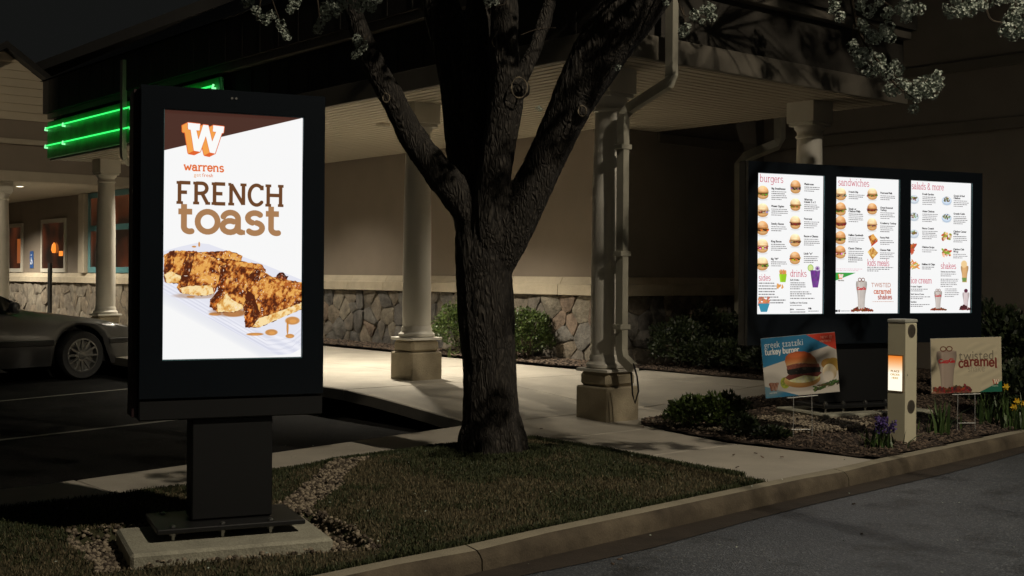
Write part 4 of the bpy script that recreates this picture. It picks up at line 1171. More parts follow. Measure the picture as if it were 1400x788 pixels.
mb.add([(A0, A0, 4.50), (4.55, A0, 4.50), (4.55, 3.2, 6.3), (3.2, 3.2, 6.3), (3.2, 13.4, 6.3), (A0, 13.4, 4.50), (4.55, 3.2, 4.50), (3.2, 13.4, 4.5)],
       [(0, 1, 2, 3), (0, 3, 4, 5), (1, 6, 2), (5, 4, 7)])
part('roof', mb, M['roof'])
part('main_roof', MB().add([(3.2, 3.2, 6.3), (9, 3.2, 6.3), (9, 3.2, 7.0), (3.2, 34, 6.3), (9, 34, 8.6), (3.2, 3.2, 6.3), (9, 5, 8.6)], [(0, 1, 6, 4, 3)]), M['roof'])
k = .45
while k < 13.1:                                     # upright battens on the dark frieze, left leg
    part('batten', MB().cbox(.020, .03, k - .02, k + .02, 3.385, 3.855, .003), M['frieze']); 
    part('batten', MB().cbox(-.108, -.10, k - .018, k + .018, 3.96, 4.49, .003), M['frieze']); k += .45

def column(a, b, cap=True):
    g = float(G(a, b)); M_ = Matrix.Translation((b, a, 0))
    sh = MB().lathe([(.150, g + .56), (.158, g + .60), (.157, 1.2), (.152, 2.0), (.132, 2.80), (.132, 2.87)], 32, M_, cap=False)
    col = part('column', sh, M['column'], bld, True)
    bm_ = MB().cbox(-.205, .205, -.205, .205, g - .05, g + .30, .012, M=M_)
    bm_.cbox(-.185, .185, -.185, .185, g + .302, g + .43, .03, M=M_)
    part('column_base', bm_, M['base_stone'], col)
    rg = MB().cbox(-.205, .205, -.205, .205, g + .432, g + .462, .006, M=M_)
    rg.lathe([(.18, g + .463), (.20, g + .475), (.20, g + .50), (.175, g + .52), (.168, g + .535), (.172, g + .55), (.158, g + .585)], 32, M_)
    part('column_foot', rg, M['column'], col, True)
    cp = MB().lathe([(.133, 2.80), (.146, 2.812), (.148, 2.828), (.134, 2.84), (.134, 2.868), (.140, 2.885), (.160, 2.905), (.164, 2.932)], 32, M_)
    cp.cbox(-.158, .158, -.158, .158, 2.933, 2.968, .005, M=M_)
    cp.cbox(-.175, .175, -.175, .175, 2.969, 3.203, .005, M=M_)
    part('capital', cp, M['column'], col, True)
for a_, b_ in ((.7, .7), (3.7, .7), (6.7, .7), (9.7, .7), (12.6, .7), (.7, 3.72), (18.85, .95)):
    column(a_, b_)

def downspout(pts, w=.085, d=.07, straps=()):
    mb = MB().tube(pts, 0, rect=(w, d))
    o = part('downspout', mb, M['downspout'])
    for (x, y, z) in straps:
        part('strap', MB().cbox(x - w*.75, x + w*.75, y - d*.72, y + d*.72, z - .014, z + .030, .003), M['downspout'], o)
    return o
# column pipe: from the eave over the corner, in under the soffit, down the column
def loc(px, py, Y):
    p = at(px, py, Y); a, b = AB(p.x, p.y); return (b, a, p.z)
xy = loc(851, 300, 10.74); X_, Y_ = xy[0], xy[1]
t1 = loc(918, 112, 10.32)
downspout([(t1[0], t1[1], 3.95), (t1[0], t1[1], t1[2] + .05), (t1[0] - .01, t1[1] + .02, t1[2] - .01), (X_ + .05, Y_ - .02, 2.80), (X_ + .005, Y_, 2.74), (X_, Y_, 2.68), (X_, Y_, .66), (X_ + .0, Y_ - .02, .58), (X_ + .02, Y_ - .12, .50)], straps=((X_, Y_, 2.45), (X_, Y_, 1.5), (X_, Y_, .85)))
part('drain_cable', MB().tube([loc(866, 497, 10.5), loc(871, 515, 10.5), loc(873, 535, 10.5), loc(868, 552, 10.5), loc(865, 540, 10.5), loc(863, 510, 10.5)], .008, 6), M['car_dark'])
q = [loc(px, py, 16.5) for px, py in ((1066, 120), (1066, 190), (1062, 198), (1020, 215), (1012, 224), (1012, 500))]
downspout(q, .12, .10)
# pipe at the neon end of the canopy
q = loc(179, 150, 17.5)
downspout([(-.12, 9.9, 4.4), (-.12, 9.9, 3.1), (-.10, 9.92, 2.98), (-.02, 9.98, 2.93), (.08, 10.0, 2.92)], .09, .07)
part('pole', MB().tube([(.35, 10.35, .15), (.35, 10.35, 2.93)], .02, 8), M['white_frame'])

# --- green neon on the canopy face
neon = part('neon_panel', MB().cbox(-.09, -.032, 6.9, 13.15, 3.20, 3.80, .005), mat('neon_panel_glow_green', (0.05, 0.45, 0.13), 0.45, 0.25, 4))  # green wash of the tubes put into the panel colour
M['neon'] = emat('neon_green_tube', (0.04, 1.0, 0.16), 1.4)
M['neon_white'] = emat('neon_tube_end', (0.30, 1.0, 0.42), 1.2)
for z in (3.69, 3.40):
    part('neon_tube', MB().tube([(-.135, 7.0, z), (-.135, 13.1, z)], .012, 8), M['neon'], neon)
    for a_ in (13.1, 12.3, 9.6, 7.0):
        part('tube_support', MB().tube([(-.10, a_, z - .03), (-.145, a_, z - .03), (-.145, a_ - .03, z + .012)], .015, 8), M['neon_white'], neon)
neon_l = []
for a_ in (8.2, 11.4):
    pass

# --- far wing: gabled porch, windows, teal bay
YG = 18.5
wing = part('porch_wall', MB().box(-6, BW - .01, YG, YG + .2, 3.40, 4.45), M['stucco'])
part('porch_moulding', MB().cbox(-6, BW - .01, YG - .06, YG, 3.95, 4.06, .01), M['trim'])
part('porch_beam', MB().cbox(-6, BW - .01, YG - .05, YG + .3, 3.19, 3.398, .01), M['trim'])
part('porch_soffit', MB().box(-6, BW, YG + .3, 34, 3.20, 3.26), M['soffit'])
gz = lambda b_: 5.86 - .70 * abs(b_ - .85)
gb = MB(); z = 4.45; bt = .85
while z < 5.86:                                     # lapped siding boards
    z1 = min(z + .17, 5.85); h0 = (5.86 - z) / .70; h1 = max(.0, (5.86 - z1) / .70)
    gb.add([(bt - h0, YG - .03, z), (bt + h0, YG - .03, z), (bt + h1, YG, z1), (bt - h1, YG, z1)], [(0, 1, 2, 3)]); 
    gb.add([(bt - h0, YG - .03, z), (bt + h0, YG - .03, z), (bt + h0, YG, z), (bt - h0, YG, z)], [(0, 1, 2, 3)]); z += .17
o = part('gable_siding', gb, M['siding']); o['kind'] = 'stuff'
for s in (-1, 1):
    e = 2.3
    part('gable_roof', MB().add([(bt, YG - .25, 5.88), (bt + s*e, YG - .25, 5.88 - .7*e), (bt + s*e, YG + 6, 5.88 - .7*e), (bt, YG + 6, 5.88), (bt, YG - .25, 6.02), (bt + s*e, YG - .25, 6.02 - .7*e), (bt + s*e, YG + 6, 6.02 - .7*e), (bt, YG + 6, 6.02)],
        [(0,1,2,3),(4,5,6,7),(0,1,5,4),(1,2,6,5),(2,3,7,6),(3,0,4,7)]), M['roof'])
part('pilaster', MB().cbox(BW - .14, BW - .02, 21.25, 21.6, 1.30, 3.19, .01), M['trim'])

def window_mat():
    m = bpy.data.materials.new('lit_room_glass'); m.use_nodes = True
    nt = m.node_tree; b_ = nt.nodes['Principled BSDF']; L = nt.links.new
    tc = nt.nodes.new('ShaderNodeTexCoord'); n1 = nt.nodes.new('ShaderNodeTexNoise'); n1.inputs['Scale'].default_value = 1.1; n1.inputs['Detail'].default_value = 1
    L(tc.outputs['Object'], n1.inputs['Vector'])
    r1 = nt.nodes.new('ShaderNodeValToRGB'); e = r1.color_ramp.elements
    e[0].position = .42; e[0].color = (0.012, 0.006, 0.003, 1); e[1].position = .66; e[1].color = (0.07, 0.017, 0.006, 1)
    L(n1.outputs['Fac'], r1.inputs[0]); L(r1.outputs[0], b_.inputs['Emission Color']); b_.inputs['Emission Strength'].default_value = 1.0  # dim orange glow painted into the panes as emission
    b_.inputs['Base Color'].default_value = (.01, .01, .01, 1); b_.inputs['Roughness'].default_value = .08
    return m
M['room'] = window_mat()
M['pane_glow'] = emat('orange_pane_glow', (1.0, 0.26, 0.03), 1.3)  # orange glow shapes set on the panes; no lamp is modelled
def window(a0, a1, z0, z1, fw, fm, mull=(), trans=()):
    x = BW - .05
    f = MB()
    f.cbox(x, x + .05, a0, a0 + fw, z0, z1, .004); f.cbox(x, x + .05, a1 - fw, a1, z0, z1, .004)
    f.cbox(x, x + .05, a0 + fw, a1 - fw, z0, z0 + fw, .004); f.cbox(x, x + .05, a0 + fw, a1 - fw, z1 - fw, z1, .004)
    wv = part('window', f, fm)
    for q in mull: part('mullion', MB().cbox(x + .003, x + .047, q - fw/2, q + fw/2, z0 + fw, z1 - fw, .004), fm, wv)
    for q in trans: part('transom', MB().cbox(x + .006, x + .044, a0 + fw, a1 - fw, q - fw/2, q + fw/2, .004), fm, wv)
    part('pane', MB().box(x + .02, x + .03, a0 + fw/2, a1 - fw/2, z0 + fw/2, z1 - fw/2), M['room'], wv)
    return wv
w1 = window(22.7, 24.45, 1.31, 2.66, .10, M['white_frame'])
w2 = window(25.9, 27.7, 1.31, 2.62, .10, M['white_frame'])
window(17.2, 21.2, 1.31, 3.185, .13, M['teal'], (18.5, 19.9), (2.35,))
part('pane_glow', MB().lathe([(.04, 0), (.07, .08), (.05, .2), (.01, .26)], 12, Matrix.Translation((BW - .055, 23.45, 1.80))), M['pane_glow'], w1, True)
part('pane_glow', MB().box(BW - .056, BW - .05, 22.85, 23.1, 1.72, 1.84), M['pane_glow'], w1)
part('pane_glow', MB().box(BW - .056, BW - .05, 26.0, 26.25, 1.55, 2.2), emat('dim_pane_glow', (.8, .2, .04), .35), w2)
pl = part('access_plaque', MB().cbox(BW - .02, BW, 25.1, 25.35, 1.42, 1.86, .004), mat('blue_plaque', (0.03, 0.10, 0.34), .5))
wm = mat('plaque_white', (.75, .78, .8), .5)
pm = MB().tube([(BW - .024, 25.22, 1.70), (BW - .024, 25.22, 1.62), (BW - .024, 25.17, 1.61), (BW - .024, 25.15, 1.54)], .012, 6)
pm.lathe([(.0, 0), (.025, 0), (.025, .004), (0, .004)], 10, Matrix.Translation((BW - .022, 25.22, 1.76)) @ Matrix.Rotation(R(-90), 4, 'Y'))
pm.tube([(BW - .024, 25.225 + .06*math.cos(t), 1.57 + .06*math.sin(t)) for t in np.linspace(1.6, 6.6, 12)], .009, 5)
part('wheelchair_symbol', pm, wm, pl)

# --- recessed soffit lights (real fixtures, lit)
M['bulb'] = emat('warm_lens', (1.0, 0.86, 0.62), 6.0)
def soffit_light(a, b, e, spread=140, z=3.19, open_=False):
    m_ = Matrix.Translation((b, a, z))
    dz = 0 if open_ else .032
    f = part('ceiling_light', MB().lathe([(.078, -.004 - dz), (.082, -.006 - dz), (.086, -.004 - dz), (.095, -.002), (.095, 0.0), (.078, 0.0)], 20, m_, cap=False), M['soffit'])
    part('lens', MB().lathe([(.076, -.004), (.076, .0)], 20, m_), M['bulb' if open_ else 'lens_dim'], f)
    l = add_light('soffit_lamp', 'SPOT', (b, a, z - .012 - dz), e, (1.0, 0.90, 0.73), bld, spot_size=R(spread), spot_blend=.9, shadow_soft_size=.05)
    return l
soffit_light(5.35, 1.35, SOFFIT_E * 2.4, 122)
soffit_light(2.6, 2.0, SOFFIT_E * .22, 110)
soffit_light(9.3, 1.9, SOFFIT_E * .6, 130)
soffit_light(12.6, 2.1, SOFFIT_E * .9)
soffit_light(20.2, 1.75, SOFFIT_E * 2.2, z=3.20, open_=True)
soffit_light(24.6, 1.75, SOFFIT_E * 2.4, z=3.20)
soffit_light(28.4, 1.75, SOFFIT_E * 1.6, z=3.20)

# ================================================================== KIOSK SIGN (left)
KA = R(24)
ks = empty('digital_menu_sign', (-1.3475, 5.86, 0), KA, label='tall black pedestal sign with a lit french toast picture, left of the tree', category='digital sign')
toast_m = imat('french_toast_screen', art_toast(), 1.0)
def kp(name, mb, m, parent=ks, smooth=False): return mb.build(name, m, parent, smooth)
enc = kp('enclosure', MB().cbox(-.443, .443, .02, .20, .708, 2.19, .006), M['black'])
def frame_ring(x0, x1, z0, z1, holes, y0, y1):
    '''one flat face with rectangular openings in a row, and depth'''
    mb = MB(); xs = [x0] + [v for h in holes for v in h[:2]] + [x1]; h0, h1 = holes[0][2], holes[0][3]
    zs = [z0, h0, h1, z1]
    for i in range(len(xs) - 1):
        for j in range(3):
            if i % 2 == 1 and j == 1: continue
            mb.add([(xs[i], y0, zs[j]), (xs[i+1], y0, zs[j]), (xs[i+1], y0, zs[j+1]), (xs[i], y0, zs[j+1])], [(0, 1, 2, 3)])
    for a_, b_, c_, d_2 in [(x0, x1, z0, z1)] + list(holes):
        mb.add([(a_, y0, c_), (b_, y0, c_), (b_, y0, d_2), (a_, y0, d_2), (a_, y1, c_), (b_, y1, c_), (b_, y1, d_2), (a_, y1, d_2)], [(0,1,5,4), (1,2,6,5), (2,3,7,6), (3,0,4,7)])
    me = mb.mesh('bezel', False); bm = bmesh.new(); bm.from_mesh(me); bmesh.ops.remove_doubles(bm, verts=bm.verts, dist=.0004); bmesh.ops.recalc_face_normals(bm, faces=bm.faces); bm.to_mesh(me); bm.free()
    return me
bz = MB()
for x0, x1, z0, z1 in ((-.443, -.338, .708, 2.19), (.338, .443, .708, 2.19), (-.338, .338, 2.083, 2.19), (-.338, .338, .708, .887)):
    bz.cbox(x0 + .001, x1 - .001, -.012, .019, z0 + .001, z1 - .001, .003)
link('bezel', frame_ring(-.442, .442, .709, 2.189, [(-.338, .338, .887, 2.083)], -.012, .019), enc, M['black_gloss'])
kp('glass_edge', MB().tube([(-.337, -.004, .889), (.337, -.004, .889), (.337, -.004, 2.081), (-.337, -.004, 2.081), (-.337, -.004, .889)], 0, rect=(.006, .006)), mat('blue_glass_edge', (.10, .22, .26), .2), enc)
picture_quad('screen', .667, 1.186, toast_m, ks, .892, .008)
kp('lower_skirt', MB().cbox(-.443, .443, .0, .20, .603, .702, .006), M['black'])
kp('side_trim', MB().cbox(-.472, -.4435, .03, .19, .62, 2.17, .002), mat('dark_red_side', (.02, .006, .007), .5), enc)
kp('pedestal', MB().cbox(-.19, .20, .03, .19, .112, .602, .006), M['black'])
pl_ = kp('base_plate', MB().cbox(-.37, .33, -.12, .32, .085, .108, .004), M['black'])
for x in (-.29, -.06, .17):
    for y in (-.07, .27):
        kp('bolt', MB().lathe([(.009, .02), (.009, .118)], 8, Matrix.Translation((x, y, 0))).lathe([(.016, .066), (.016, .084)], 6, Matrix.Translation((x, y, 0))).lathe([(.014, .1085), (.014, .114)], 6, Matrix.Translation((x, y, 0))), M['steel'], pl_)
for x, z in ((-.02, 2.15), (.0, 2.15)):
    kp('screw', MB().lathe([(.006, 0), (.006, .004)], 8, Matrix.Translation((x, -.012, z)) @ Matrix.Rotation(R(90), 4, 'X')), M['steel'], enc)
M_ = Matrix.Rotation(0, 4, 'Z')
pad = MB(); n = 14
pad.cbox(-.64, .29, -.28, .33, -.12, .045, .014)
pdo = pad.build('concrete_pad', M['pad']); pdo.location = PIT_C.to_3d(); pdo.location.z = 0; pdo.rotation_euler = (0, 0, KA); tag(pdo, kind='structure')

# ================================================================== MENU BOARD (right)
MA = R(23.5)
mc = Vector((3.17, 10.9, float(G(-.8, 2.4))))
mbd = empty('drive_thru_menu_board', mc, MA, label='wide black drive-through menu board with three lit white menus', category='menu board')
def mp(name, mb, m, parent=mbd, smooth=False): return mb.build(name, m, parent, smooth)
gz_ = mc.z
def along(px):                       # board coordinate seen in this column
    r = (px - 700) / F; c, s = math.cos(MA), math.sin(MA)
    return (r * mc.y - mc.x) / (c - r * s)
zt, zb = 2.215, .985
e0, e1 = along(1021), along(1341)
back = mp('cabinet', MB().cbox(e0, e1, .03, .13, zb - .27 - gz_, zt + .10 - gz_, .006), M['black'])
scr = [(along(1034.5), along(1126)), (along(1141.5), along(1229)), (along(1243.5), along(1328))]
bz = MB(); xs = [e0] + [v for p in scr for v in p] + [e1]
for i in range(0, 8, 2): bz.cbox(xs[i] + .001, xs[i+1] - .001, -.012, .029, zb - .265 - gz_, zt + .095 - gz_, .003)
for x0, x1 in scr:
    bz.cbox(x0, x1, -.012, .029, zt - gz_ + .001, zt + .095 - gz_, .003); bz.cbox(x0, x1, -.012, .029, zb - .265 - gz_, zb - .001 - gz_, .003)
link('bezel', frame_ring(e0 + .001, e1 - .001, zb - .265 - gz_, zt + .095 - gz_, [(x0, x1, zb - gz_, zt - gz_) for x0, x1 in scr], -.012, .029), back, M['black_gloss'])
for i, (x0, x1) in enumerate(scr):
    im = imat('menu_screen_%d' % i, art_menu(i), 1.0)
    s_ = picture_quad('screen', x1 - x0 - .008, zt - zb - .008, im, mbd, zb + .004 - gz_, .010, (x0 + x1) / 2)
    s_['label'] = ('lit menu of burgers, sides and drinks', 'lit menu of sandwiches and kids meals with a shake picture', 'lit menu of salads, shakes and ice cream')[i]
    mp('glass_edge', MB().tube([(x0+.002, -.004, zb+.002-gz_), (x1-.002, -.004, zb+.002-gz_), (x1-.002, -.004, zt-.002-gz_), (x0+.002, -.004, zt-.002-gz_), (x0+.002, -.004, zb+.002-gz_)], 0, rect=(.006, .006)), bpy.data.materials['blue_glass_edge'], back)
mp('leg_panel', MB().cbox(along(1126), along(1232), .05, .125, .10, zb - .271 - gz_, .006), M['black'])
bp_ = mp('base_plate', MB().cbox(along(1120), along(1238), -.10, .34, .065, .095, .004), M['black'])
for px in (1124, 1148, 1178, 1206, 1232):
    x = along(px); mp('bolt', MB().lathe([(.010, -.02), (.010, .125)], 8, Matrix.Translation((x, -.06, 0))).lathe([(.022, .096), (.022, .115)], 6, Matrix.Translation((x, -.06, 0))), M['steel'], bp_)
fp = MB().cbox(along(1108), along(1255), -.22, .50, -.1, .03, .012)
f_ = fp.build('menu_board_footing', M['pad']); f_.location = mc; f_.rotation_euler = (0, 0, MA); f_['kind'] = 'structure'

# ================================================================== ORDER POST
bo = at(1233, 560, 9.55); ba, bb = AB(bo.x, bo.y); bz0 = float(G(ba, bb))
op = empty('order_speaker_post', (bo.x, bo.y, bz0), R(-49.9), label='cream square order post with round speakers and a glowing orange panel', category='order post')
def opp(name, mb, m, parent=op, smooth=False): return mb.build(name, m, parent, smooth)
H_ = .955 - bz0; w_ = .16
opp('post_body', MB().cbox(-w_/2, w_/2, -w_/2, w_/2, -.12, H_, .004), M['bollard'])
opp('post_cap', MB().cbox(-w_/2 - .005, w_/2 + .005, -w_/2 - .005, w_/2 + .005, H_ + .001, H_ + .032, .008), mat('grey_cap', (.44, .44, .38), .4))
opp('panel_frame', MB().cbox(-.078, .062, -w_/2 - .004, -w_/2 - .001, .415 - bz0, .705 - bz0, .001), mat('orange_bezel', (.30, .16, .05), .5))
picture_quad('lit_panel', .124, .274, imat('order_panel', art_panel(), 1.15), op, .423 - bz0, -w_/2 - .006, -.008)
for z in (.895, .300):
    sp = opp('speaker', MB().lathe([(.053, 0), (.053, .003), (.048, .004)], 28, Matrix.Translation((w_/2, 0, z - bz0)) @ Matrix.Rotation(R(90), 4, 'Y')), M['grille'])
    holes = MB()
    for i_ in range(-4, 5):
        for j_ in range(-4, 5):
            if i_*i_ + j_*j_ < 18: holes.lathe([(.0032, 0), (.0032, .001)], 6, Matrix.Translation((w_/2 + .004, i_*.010, z - bz0 + j_*.010)) @ Matrix.Rotation(R(90), 4, 'Y'))
    opp('grille_holes', holes, M['car_dark'], sp)
opp('screw', MB().lathe([(.006, 0), (.006, .003)], 8, Matrix.Translation((w_/2, -.055, .55 - bz0)) @ Matrix.Rotation(R(90), 4, 'Y')), M['steel'])

# ================================================================== YARD SIGNS
def yard_sign(name, label, px, py, Y, w, h, roll, yaw, im, zg):
    c = at(px, py, Y); e = empty(name, (c.x, c.y, zg), R(yaw), label=label, category='yard sign', group=None)
    del e['group']
    Mr = Matrix.Translation((0, 0, c.z - zg)) @ Matrix.Rotation(R(-roll), 4, 'Y')
    pn = MB().box(-w/2, w/2, -.002, .004, -h/2, h/2, M=Mr).build('panel', mat('corrugated_plastic', (.6, .6, .56), .5), e)
    q = picture_quad('print', w - .002, h - .002, im, e, -h/2 + .001, -.0045); q.matrix_local = Mr
    q.parent = pn; 
    sp = .075; zb_ = -h/2
    st = MB()
    top = -h/2 + .12
    for sx in (-sp, sp): st.tube([Mr @ Vector((sx, .0065, top)), Mr @ Vector((sx, .0065, zb_ - .02)), Vector(((Mr @ Vector((sx, .008, zb_ - .05))).x + sx*.05, .008, -.06))], .0028, 6)
    st.tube([Mr @ Vector((-.125, .008, zb_ - .014)), Mr @ Vector((.125, .008, zb_ - .014))], .0045, 6)
    st.tube([Vector((-sp + .01, .008, .045)), Vector((sp + .015, .008, .045))], .004, 6)
    st.build('wire_stake', M['wire'], e)
    return e
yard_sign('yard_sign', 'small blue and white yard sign with a turkey burger picture, left of the order post', 1094, 499.5, 9.75, .61, .485, 5.4, 3, imat('turkey_burger_sign', art_greek(), 0, .5), .035)
yard_sign('yard_sign', 'small cream yard sign with a caramel shake picture, right of the order post', 1321, 499.5, 10.15, .622, .462, 1.6, 6, imat('caramel_shake_sign', art_twisted(), 0, .5), .05)

# ================================================================== PLANTS
LV = [(-.5, 0, 0), (0, -.04, .5), (.5, 0, 0), (0, .10, .0), (0, 0, -.5)]
LEAF_V = np.array([(0, 0, 0), (.26, .06, .45), (0, 0, 1.0), (-.26, .06, .45)]); LEAF_F = np.array([(0, 1, 2, 3)])
def ell_points(n, rx, ry, h, shell=.55, lump=.25, seed=0):
    u = rng.normal(size=(n, 3)); u /= np.linalg.norm(u, axis=1)[:, None]
    u[:, 2] = np.abs(u[:, 2]) * np.where(rng.random(n) < .85, 1, -.35)
    r_ = shell + (1 - shell) * rng.random(n) ** .5
    l = np.array([mnoise.noise(Vector((p[0]*2.1 + seed, p[1]*2.1, p[2]*2.1))) for p in u])
    r_ = r_ * (1 + lump * l)
    P = u * r_[:, None] * np.array([rx, ry, h * .62]); P[:, 2] += h * .40
    return np.maximum(P, [-9, -9, .0]), u
def shrub(name, label, x, y, z, rx, ry, h, n, ls, m, group=None, lump=.3, seed=0, cat='shrub'):
    e = empty(name, (x, y, z)); tag(e, label, cat, group)
    P, U = ell_points(n, rx, ry, h, .5, lump, seed)
    rot = rand_rot(n)
    # leaves point outward and up
    d = U + rng.normal(0, .55, U.shape) + [0, 0, .35]; d /= np.linalg.norm(d, axis=1)[:, None]
    t = rng.normal(size=d.shape); s_ = np.cross(t, d); s_ /= np.linalg.norm(s_, axis=1)[:, None]; v_ = np.cross(d, s_)
    rot = np.stack([s_, v_, d], -1)
    f = scatter('foliage', LEAF_V, LEAF_F, P, rot, rng.uniform(.7, 1.3, n) * ls, m, e); f['kind'] = 'stuff'
    st = MB()
    for k in range(7):
        t_ = rng.uniform(0, 6.28); r0 = rng.uniform(.5, .85)
        st.tube([(rng.uniform(-.03, .03), rng.uniform(-.03, .03), -.04), (math.cos(t_)*rx*r0*.5, math.sin(t_)*ry*r0*.5, h*.45), (math.cos(t_)*rx*r0, math.sin(t_)*ry*r0, h*.8)], [.012, .008, .004], 5)
    st.build('stems', M['twig'], e)
    return e
def on(a, b, dz=0.02):
    p = W(a, b); return p.x, p.y, float(G(a, b)) + dz
# two box bushes before the stone wall
x, y, z = on(6.35, 3.36); shrub('box_shrub', 'green box bush between the second column and the tree trunk', x, y, z, .36, .34, .74, 3400, .045, M['leaf'], 'box bushes along the stone wall', seed=1)
x, y, z = on(4.9, 3.36); shrub('box_shrub', 'green box bush right of the tree trunk, against the stone wall', x, y, z, .35, .32, .66, 3600, .042, M['leaf'], 'box bushes along the stone wall', seed=2)
x, y, z = on(5.3, 3.36); shrub('box_shrub', 'green box bush mostly hidden behind the tree trunk', x, y, z, .36, .3, .6, 2500, .045, M['leaf'], 'box bushes along the stone wall', seed=5)
# small pale leaf tufts at their foot
def tuft(name, label, x, y, z, n, h, wd, m, lean=.35, cat='plant', group=None, spread=.05):
    e = empty(name, (x, y, z)); tag(e, label, cat, group)
    Pn, Fn = [], []
    for k in range(n):
        t = rng.uniform(0, 6.283); ln = abs(rng.normal(0, lean)) + .05; hh = h * rng.uniform(.6, 1.1); w = wd * rng.uniform(.7, 1.2)
        bx, by = rng.normal(0, spread, 2); dx, dy = math.cos(t), math.sin(t); sx, sy = -dy * w / 2, dx * w / 2
        base = len(Pn)
        for q in (0, .35, .7, 1.0):
            off = ln * hh * q * q; zz = hh * q * (1 - .25 * ln * q); ww = (1 - q ** 2.2) + .04
            Pn += [(bx + dx*off - sx*ww, by + dy*off - sy*ww, zz - .015), (bx + dx*off + sx*ww, by + dy*off + sy*ww, zz - .015)]
        for q in range(3): Fn.append((base + 2*q, base + 2*q + 1, base + 2*q + 3, base + 2*q + 2))
    f = np_mesh('leaves', Pn, Fn, m, e); f['kind'] = 'stuff'
    return e
for i, (a, b, lb) in enumerate(((6.2, 3.12, 'pale leafy tuft at the foot of the bush left of the tree'), (4.95, 3.10, 'pale leafy tuft at the foot of the bush right of the tree'))):
    x, y, z = on(a, b); tuft('hosta_tuft', lb, x, y, z, 14, .16, .05, mat('pale_leaf_%d' % i, (.14, .18, .07), .5), .9)
# dark shrubs in the corner bed by the right-hand wall
DS = [(3.0, 4.25, .42, .66), (2.55, 4.2, .36, .42), (3.1, 4.9, .45, .8), (2.5, 4.75, .40, .62), (1.95, 4.2, .34, .46), (1.45, 4.15, .36, .44), (2.0, 4.9, .42, .60), (2.9, 5.7, .5, .9), (1.5, 4.9, .45, .6), (2.2, 5.7, .5, .85), (.9, 4.35, .36, .42)]
DL = ['dark leafy shrub just right of the near column pipe, at the walk edge', 'low dark shrub second along the walk edge from the corner pipe', 'taller dark shrub against the taupe wall behind the first walk-edge shrub', 'dark shrub in the middle row of the corner bed', 'low dark shrub third along the walk edge', 'low dark shrub at the walk edge near the left end of the menu board', 'dark shrub in the middle row near the menu board', 'tall dark shrub at the back by the far downspout', 'dark shrub half hidden by the left end of the menu board', 'dark shrub at the back beside the menu board end', 'low dark shrub behind the turkey burger sign']
for i, ((a, b, r_, h), lb) in enumerate(zip(DS, DL)):
    x, y, z = on(a, b); shrub('dark_shrub', lb, x, y, z, r_, r_, h * .88, int(2600 * r_ / .4), .05, M['leaf_dark'], 'dark shrubs in the corner bed', .4, 10 + i)
for i, (px, Y, r_, h, lb) in enumerate(((1362, 12.2, .4, .95, 'tall dark shrub right of the menu board'), (1395, 11.9, .4, .9, 'dark shrub at the right edge of the picture behind the yellow flowers'), (1385, 11.0, .32, .5, 'low dark shrub behind the yellow flowers'))):
    p = at(px, 500, Y); a, b = AB(p.x, p.y); shrub('dark_shrub', lb, p.x, p.y, float(G(a, b)), r_, r_, h, 2600, .06, M['leaf_dark'], 'dark shrubs right of the menu board', .4, 30 + i)
# low evergreen in the bed, before the walk
def ground_at(px, py, z):
    p = at(px, py, 10); t = (CAMZ - z) / (CAMZ - p.z); return p.x * t, p.y * t
for i, (px, py, rx, h, n, lb, mm) in enumerate(((945, 583, .22, .25, 1900, 'low green evergreen at the corner of the bed beside the near column', 'leaf'), (985, 584, .23, .27, 1900, 'low green evergreen in the bed, right of its twin', 'leaf'), (1014, 594, .13, .15, 800, 'small dark evergreen beside the leaning yard sign', 'leaf_dark'), (1056, 598, .13, .07, 500, 'flat dark creeping plant under the leaning yard sign', 'leaf_dark'))):
    x, y = ground_at(px, py, .04); shrub('low_evergreen', lb, x, y, .03, rx, rx * .7, h, n, .042, M[mm], None, .5, 50 + i, 'plant')
# purple hyacinths
x, y = ground_at(1208, 612, .02)
hy = tuft('hyacinth_clump', 'clump of purple hyacinths at the foot of the order post', x, y, .02, 42, .19, .022, M['blade'], .45, 'flowers', None, .07)
for k in range(9):
    t = rng.uniform(0, 6.28); r_ = rng.uniform(0, .12); hx, hy_ = math.cos(t)*r_, math.sin(t)*r_*.7; hz = rng.uniform(.14, .215)
    n = 46; ang = rng.uniform(0, 6.28, n); zz = rng.uniform(0, .07, n); P = np.stack([hx + np.cos(ang)*.016, hy_ + np.sin(ang)*.016, hz - .035 + zz], -1)
    scatter('flower_spike', np.array([(-.5,0,0),(0,-.5,.2),(.5,0,0),(0,.5,.2)]), np.array([(0,1,2,3)]), P, rand_rot(n), rng.uniform(.014, .022, n), M['purple'], hy)
